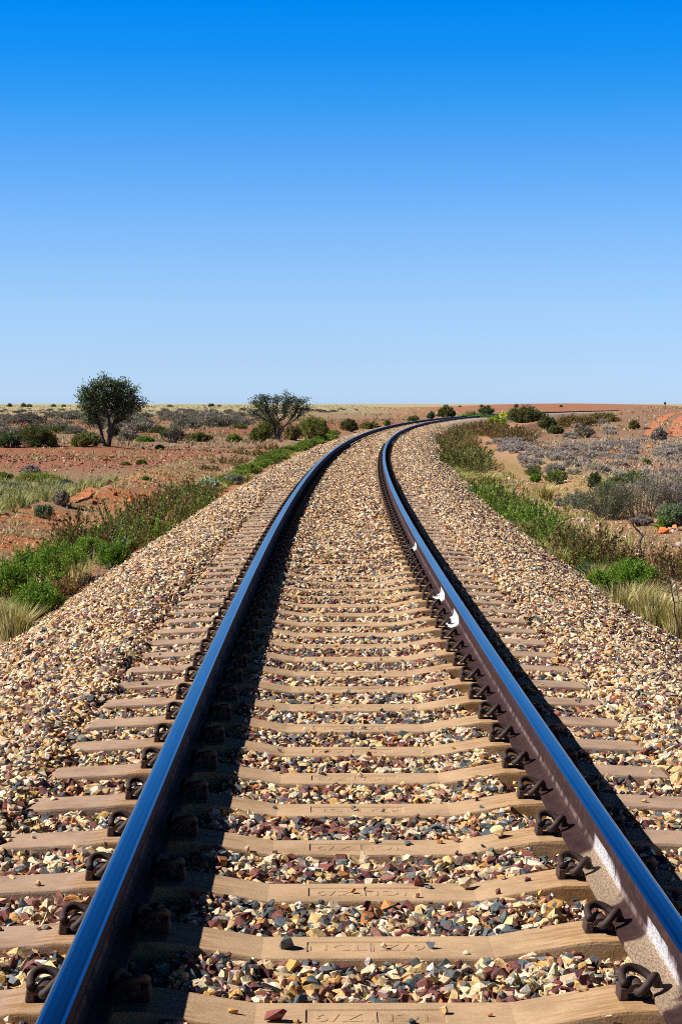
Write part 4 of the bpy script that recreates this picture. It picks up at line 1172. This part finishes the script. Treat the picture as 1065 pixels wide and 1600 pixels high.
# --- dead wood and twigs
twigs('dead_branch_pile', 'dead branches', 890, 790, 84, 26, (.060, .052, .050), 'heap of dark dead branches on the right beyond the verge heath', 500, .034, 26, 3, .45)
twigs('dead_shrub', 'dead shrub', 270, 692, 36, 24, S_DARK, 'dark leafless shrub between the two trees', 501, .05, 16, 3)
twigs('dead_tree', 'dead tree', 332, 661, 26, 26, S_PALE, 'pale dead tree standing alone between the two trees', 502, .09, 4, 3)
twigs('dead_tree', 'dead tree', 60, 672, 74, 38, S_DARK, 'dark leafless sprawling tree behind the bushes at left', 503, .10, 6, 4)
twigs('dead_shrub', 'dead shrub', 82, 697, 14, 22, S_PALE, 'pale dead stem in front of the yellowish olive bush', 504, .05, 3, 2)
twigs('fallen_branch', 'fallen branch', 52, 718, 36, 9, S_DARK, 'dark fallen branch on the red ground at left', 505, .05, 5, 2, .8)
tussock(849, 784, 40, 30, STRAW, 'pale straw tussock left of the heap of dead branches beyond the right verge', 506, 300)
twigs('dead_shrub', 'dead shrub', 832, 788, 20, 12, S_PALE, 'small bleached twig cluster behind the right verge heath', 507, .010, 14, 2)

# --- grey scrub and bushes dotted over the plain
SCR = variants('bush', 6, 3.2, .72, 230, [(.20, .175, .165), (.26, .225, .21), (.155, .14, .115), (.17, .165, .12)], 320, ns=44, leaf=.15, dens=.34, bare=.15, stemcol=S_GREY)
SCG = variants('bush', 4, 2.9, .75, 230, G_DARK + G_OLIVE[:2], 330, ns=44, leaf=.15, dens=.6)
many([(-20, 684), (240, 676), (420, 664), (420, 650), (-20, 652)], 9.6, 'grey_scrub', 'scrub bush', 'grey scrub bush on the plain around and behind the two trees', 'grey scrub of the left plain', SCR, .5, 1.5)
many([(-20, 650), (400, 648), (560, 643), (560, 640.5), (-20, 641)], 21, 'grey_scrub', 'scrub bush', 'distant grey scrub bush on the pale plain', 'distant scrub of the plain', SCR, .5, 1.2)
many([(-20, 696), (130, 694), (400, 684), (400, 668), (-20, 676)], 13, 'green_scrub', 'scrub bush', 'small green bush scattered between the trees on the left plain', 'green bushes of the left plain', SCG, .4, .9)
many([(780, 690), (1070, 704), (1070, 668), (900, 662), (800, 672)], 12, 'grey_shrub', 'low shrub', 'small grey green shrub on the slope inside the bend', 'shrubs of the slope inside the bend', MV, 1.0, 2.0)
for k, (px, py, w_, h_) in enumerate([(16, 634.6, 9, 6), (37, 634.6, 10, 6), (46, 634.6, 12, 4), (330, 634.4, 14, 5), (343, 634.4, 8, 3), (100, 634.4, 10, 3), (84, 634.5, 10, 4), (696, 634.6, 10, 4), (752, 634.6, 9, 4), (806, 635.5, 9, 6), (876, 635, 8, 4), (265, 634.4, 12, 3), (762, 634.8, 8, 3), (718, 634.6, 6, 2.5)]):
    x, y = at(px, py + 1.2); y0 = min(y, 1400.); x, y = x * y0 / y, y0
    f, st = SCG[k % 4]; D = math.hypot(x, y); sx = w_ * .85 * D / FPX / 2.9; sz = (h_ * .8 + 1.5) * D / FPX / .85
    tag(obj('horizon_tree', f, None, (float(x), float(y), float(ground_z(x, y)) - .3), k * 1.3, (sx, sx, sz)), 'dark distant tree standing on the horizon', 'tree', 'trees on the horizon')

# --- the two trees
def tree(px, py, hpx, lobes, stems, pal, label, seed, leafn, leafsz, stemcol, rad=.16, open_=0.):
    """lobes: (dx, z, rx, rz) in photo pixels from the base; stems: list of (dx at fork, z fork, lobe ids)."""
    x, y = at(px, py); D = math.hypot(x, y); k = D / FPX; r = np.random.default_rng(seed)
    tm, lm = MB(), MB(); pal = np.array(pal)
    cen = [np.array([dx * k, r.normal(0, .25) * rx * k, z * k]) for dx, z, rx, rz in lobes]
    for (dx, z, ids, bx0, ly) in stems:
        fork = np.array([dx * k, ly * k, z * k]); base = np.array([bx0 * k, 0, -.1])
        p = spline([base, base * .45 + fork * .55 + r.normal(0, .10, 3), fork], 5); tm.tube(p, np.linspace(rad, rad * .62, len(p)), stemcol, 8)
        for li in ids:
            c = cen[li]; _, _, rx, rz = lobes[li]
            m = fork * .5 + c * .5 + r.normal(0, .12, 3) - np.array([0, 0, .10 * abs(c[2] - fork[2])])
            lp = spline([fork, m, c], 6); tm.tube(lp, np.linspace(rad * .50, rad * .16, len(lp)), stemcol, 6)
            for j in range(11):
                q = lp[r.integers(3, len(lp))]; u = unit(r.normal(size=3)); e = c + u * np.array([rx, rx, rz]) * k * r.uniform(.45, 1.12)
                bp = spline([q, q * .5 + e * .5 + r.normal(0, .12, 3), e], 4); tm.tube(bp, np.linspace(rad * .17, .016, len(bp)), stemcol, 4, False)
                nl = int(leafn * (rx * rz) / 400.0 * .8)
                for g in range(3):
                    g0 = bp[-1 - (0, 3, 6)[g]] + r.normal(0, .10, 3)
                    sz = r.uniform(.6, 1.35); cs = r.uniform(.7, 1.3)
                    m_ = max(4, int(nl / 3 * sz * sz))
                    ps = g0 + r.normal(0, 1, (m_, 3)) * np.array([.20, .20, .095]) * sz
                    col = pal[r.integers(len(pal))] * .6 + pal[r.integers(0, len(pal), len(ps))] * .4
                    leaves(lm, ps, r.normal(0, .8, ps.shape) + [0, 0, .1], leafsz * r.uniform(.7, 1.4, len(ps)), leafsz * .42 * r.uniform(.8, 1.2, len(ps)), col * cs * r.uniform(.8, 1.2, (len(ps), 1)), r)
    e = empty('tree', (float(x), float(y), float(ground_z(x, y)) - .02)); obj('trunk', tm.mesh('trunk', [M_BARK]), e); obj('crown', lm.mesh('crown', [M_LEAF]), e)
    return tag(e, label, 'tree')


tree(168, 697, 112,
     [(-28, 85, 11, 8), (-14, 95, 10, 7), (5, 100, 9, 6), (22, 96, 12, 7), (38, 86, 9, 9), (-33, 64, 9, 8), (-8, 80, 11, 8), (14, 78, 12, 9), (40, 70, 7, 6), (-24, 44, 9, 7), (22, 60, 11, 6), (-7, 62, 9, 6), (53, 67, 6, 3), (-40, 76, 5, 4), (-5, 109, 4, 3), (32, 53, 7, 4)],
     [(9, 34, [3, 4, 7, 8, 10, 12, 15], 2, 6), (3, 44, [1, 2, 6, 14, 11], 0, -5), (-11, 30, [0, 5, 9, 13], -3, 4)], G_TREE, 'dense dark green tree with a forked trunk, taller of the two on the left plain', 600, 560, .17, (.05, .04, .035), .13)
tree(434, 687, 72,
     [(-36, 60, 11, 3.5), (-20, 67, 12, 4), (-2, 64, 11, 3.5), (16, 66, 12, 4), (34, 60, 12, 3.5), (47, 51, 9, 2.5), (-43, 47, 7, 2.5), (-24, 55, 8, 3), (10, 56, 9, 3), (32, 49, 9, 2.5)],
     [(-6, 24, [0, 1, 6, 7], -2, 4), (2, 30, [2, 3, 8], 0, -2), (9, 20, [4, 5, 9], 1, -4)], G_TREE[:3] + [(.13, .14, .065)], 'open umbrella shaped tree with thin fanned branches, near the track', 610, 620, .16, (.055, .045, .04), .12, 1.)

# --- marker posts
def post(name, px, py, hpx, wpx, col, head, lab):
    x, y = at(px, py); D = math.hypot(x, y); k = D / FPX; h = hpx * k; w = wpx * k
    m = mat_plain(name + '_paint', col, .6); e = empty(name, (float(x), float(y), float(ground_z(x, y))))
    mb = MB(); mb.tube(np.array([[0, 0, -.2], [0, 0, h]]), [w * .5, w * .45], [1, 1, 1], 8); obj('post', mb.mesh('post', [m]), e)
    if head:
        mb = MB(); mb.tube(np.array([[0, -.06, h * .80], [0, -.05, h * .80], [0, .05, h * .80], [0, .06, h * .80]]), [w * .5, w * 1.3, w * 1.3, w * .5], [1, 1, 1], 10); obj('marker_disc', mb.mesh('marker_disc', [m]), e)
    return tag(e, lab, 'marker post')
post('marker_post', 1038, 640, 12, 1.5, (.05, .055, .06), True, 'dark marker post with a round head on the right skyline')
post('short_post', 785, 649, 9, 1.4, (.75, .74, .72), False, 'short white post beside the far curve of the track')

# ------------------------------------------------------------------ rocks
ROCKS = [(203, 780, 24, (.50, .15, .03), 'largest orange rock on the brown bank left of the track', .6), (180, 771, 12, (.34, .09, .04), 'red rock above the largest orange rock', .8),
         (222, 772, 10, (.46, .16, .05), 'small orange rock right of the largest one', .7), (130, 825, 17, (.46, .13, .04), 'flat orange red rock halfway down the left bank', .5),
         (117, 816, 9, (.52, .22, .06), 'ochre rock just left of the flat orange red one', .7), (128, 815, 8, (.52, .22, .06), 'ochre rock behind the flat orange red one', .7),
         (50, 859, 14, (.46, .13, .05), 'flat red rock on the bank above the green bushes at left', .45), (4, 851, 12, (.46, .14, .05), 'flat red rock at the left edge of the bank', .45),
         (47, 871, 9, (.55, .19, .05), 'orange rock in front of the flat red one near green bushes', .8), (25, 883, 8, (.5, .16, .05), 'orange rock nearest the bright green bush at left', .8),
         (96, 845, 8, (.46, .16, .06), 'small orange rock in mid bank on the left', .7), (86, 826, 9, (.50, .24, .15), 'pinkish rock left of the flat orange red rock', .7),
         (165, 717, 11, (.36, .10, .05), 'dark red rock on the stony red ground, left of centre', .7), (94, 705, 7, (.32, .12, .07), 'brown rock in a little group near the biggest tree, left one', .8),
         (105, 707, 6, (.62, .5, .42), 'whitish rock in a little group near the biggest tree', .7), (22, 721, 7, (.28, .08, .05), 'dark red rock at the far left on the red ground', .8),
         (171, 763, 10, (.40, .12, .05), 'red stone at the top of the red slab', .7), (128, 789, 11, (.38, .11, .05), 'red stone at the lower side of the red slab', .6),
         (1036, 829, 18, (.55, .15, .04), 'orange rock at the right edge under the pale green bush', .8), (1015, 697, 11, (.62, .19, .03), 'bright orange rock on the right flat', .7),
         (946, 698, 6, (.55, .19, .06), 'small orange rock left of the bright orange rock', .7), (954, 697, 6, (.55, .19, .06), 'small orange rock, right one of a close pair', .7),
         (1046, 676, 9, (.36, .13, .07), 'brown red rock at the start of the dirt road', .7), (836, 750, 12, (.58, .17, .05), 'flat orange rock at the end of the tan bank', .4),
         (815, 758, 22, (.50, .14, .05), 'flat orange slab behind the right verge heath', .3), (895, 752, 5, (.55, .17, .05), 'tiny orange rock by the mauve shrubs', .7),
         (779, 734, 9, (.38, .12, .05), 'small red stone on the bare tan bank', .5), (851, 804, 5, (.75, .7, .66), 'white stone on the tan bank by the verge heath', .6),
         (946, 841, 9, (.6, .42, .32), 'pinkish flat stone on the bank above the brown heath', .4)]
for k, (px, py, wpx, col, lab, sq) in enumerate(ROCKS):
    x, y = at(px, py + wpx * .25); D = math.hypot(x, y)
    stone_obj('rock', x, y, float(ground_z(x, y)) - .02, wpx * D / FPX, col, 800 + k, lab, 'rock', None, 18, sq)
# tilted red slab on the crest of the left bank
a0, a1 = np.array(at(104, 790)), np.array(at(158, 762)); mb = MB(); r = np.random.default_rng(9)
L_ = 9; top = []; bot = []
for i in range(L_):
    p = a0 + (a1 - a0) * i / (L_ - 1); wv = .55 * (math.sin(math.pi * (i + .6) / L_)) * r.uniform(.85, 1.1)
    z = float(ground_z(*p)); d = np.array([1.0, .12]) * wv
    top.append([p[0] - .12, p[1], z + .05 + r.normal(0, .006)]); bot.append([p[0] + d[0] * .35, p[1] - .15, z + .02])
g = np.array([[t[0] - .10, t[1] + .1, t[2] - .16] for t in top] + top + bot + [[b[0], b[1] - .02, b[2] - .3] for b in bot]); ii = np.arange(4 * L_).reshape(4, L_)
mb.add(g, np.stack([ii[:-1, :-1], ii[:-1, 1:], ii[1:, 1:], ii[1:, :-1]], -1).reshape(-1, 4)[:, ::-1], [.50, .17, .07])
tag(obj('earth_slab', mb.mesh('earth_slab', [M_STONE])), 'smooth tilted slab of orange red earth on the left bank crest', 'earth slab')

# rubble strewn over the bare ground
mb = MB(); r_ = np.random.default_rng(31)
RP = np.array([[.40, .15, .06], [.32, .115, .065], [.42, .22, .12], [.46, .32, .22], [.56, .45, .36], [.24, .10, .065], [.36, .23, .14]])
def rubble(k, lat0, lat1, y0, y1, mean, thr, pal):
    s = r_.uniform(y0, y1, k); lat = r_.uniform(lat0, lat1, k); x, y = P(s, lat); ok = in_view(x, y, .5) & (noise(x, y, 4, 19) + r_.uniform(-.15, .15, k) > thr)
    x, y = x[ok], y[ok]; size = np.clip(r_.lognormal(math.log(mean), .5, len(x)), mean * .4, mean * 3.2)
    col = pal[r_.integers(0, len(pal), len(x))] * r_.uniform(.7, 1.2, (len(x), 1))
    stones(mb, np.stack([x, y, ground_z(x, y) + size * .08], 1), size * .5, np.clip(col, .01, .9), LOW, r_)
rubble(7000, -7.5, -3.6, 16, 75, .042, .50, RP); rubble(9000, 3.6, 8.5, 16, 60, .055, .46, RP[[2, 3, 4, 4, 6, 0]])
rubble(16000, -45, -6, 84, 132, .095, .42, RP[[6, 1, 2, 5, 5, 6]]); rubble(5000, 7, 34, 70, 150, .11, .5, RP); rubble(1500, -8.0, -5.0, 36, 60, .085, .52, RP[[0, 1, 2, 5]])
tag(obj('rubble', mb.mesh('rubble', [M_STONE])), 'loose orange and pink stones strewn over the bare ground', 'rubble', kind='stuff')

# ------------------------------------------------------------------ grass
mb = MB(); r_ = np.random.default_rng(41)
def grass(k, lat0, lat1, y0, y1, w, h, nb, pal, thr, seed, scale=3.0, slope=None):
    s = y0 * (y1 / y0) ** r_.uniform(0, 1, k); x = np.empty(k); lat = r_.uniform(lat0, lat1, k)
    x, y = P(np.minimum(s, 600), lat); y = np.where(s > 600, s, y); x = np.where(s > 600, lat, x)
    a = np.abs(T(x, y)[1]); ok = in_view(x, y, 1.0, -20, 1085) & ((a > 3.5) | (y > 640)) & (noise(x, y, scale, seed) + r_.uniform(-.14, .14, k) > thr)
    if slope is not None: ok &= x < slope * y + r_.normal(0, .4, k)
    x, y = x[ok], y[ok]; z = ground_z(x, y)
    for i in range(len(x)):
        px = y[i] / 1961.; sc = r_.uniform(.6, 1.3); gen_tuft(mb, x[i], y[i], z[i] - .01, max(w, 3 * px) * sc, h * sc, nb, pal, r_, px, .25)
G_MIX = [(.30, .27, .12), (.24, .24, .09), (.38, .33, .17), (.17, .19, .06)]
G_DRY = [(.44, .36, .19), (.36, .28, .14), (.52, .44, .25), (.30, .22, .11)]
G_MVG = [(.38, .29, .24), (.44, .35, .29), (.30, .22, .18), (.48, .40, .29)]
grass(2000, -13, -6.4, 28, 68, .50, .34, 30, G_MIX + GRASSG[:2], .33, 1, 3.0, -.110)                     # grassy hollow on the left
grass(800, -15, -7.4, 36, 66, .5, .26, 30, [(.34, .36, .27), (.28, .30, .22), (.42, .42, .32)], .46, 2, 3.0, -.112)
grass(2600, -7.0, -3.6, 14, 80, .22, .09, 9, G_DRY, .42, 3)                               # dry litter on the platform
grass(2200, 3.6, 8.5, 14, 60, .22, .09, 9, G_DRY, .40, 4)
grass(1500, -40, -6.5, 60, 132, .5, .16, 9, G_DRY + G_MIX, .50, 5, 6)
grass(6500, 6.8, 40, 40, 150, .5, .24, 10, G_MVG + G_DRY[:1] + [(.40, .35, .36)], .34, 6, 5)                  # mauve brown grass of the right flat
grass(1300, 7.5, 20, 40, 80, .5, .32, 14, G_DRY + G_MIX, .50, 7, 4)
grass(3400, -75, -8, 128, 330, .9, .34, 6, [(.32, .25, .14), (.26, .20, .12), (.38, .31, .17), (.21, .16, .10)], .50, 8, 14)
grass(3000, 8, 75, 130, 330, .8, .28, 6, G_MVG + G_DRY + G_MIX[:1], .46, 9, 12)
grass(3200, -260, -9, 320, 1600, 2.4, .5, 5, [(.42, .36, .21), (.34, .30, .17), (.48, .42, .26)], .46, 10, 60)
grass(900, -60, 40, 640, 1600, 2.6, .5, 5, [(.50, .44, .27), (.42, .38, .22)], .46, 12, 60)
grass(700, -4.6, -3.5, 14, 60, .20, .16, 12, GRASSG + STRAW, .40, 11, 1.5); grass(700, 3.5, 4.8, 14, 90, .2, .16, 12, GRASSG + STRAW, .42, 13, 1.5)
tag(obj('dry_grass', mb.mesh('dry_grass', [M_LEAF])), 'dry straw and olive grass scattered over the plain', 'grass', kind='stuff')
print('objects', len(bpy.data.objects), 'grass polys', len(bpy.data.meshes['dry_grass'].polygons))
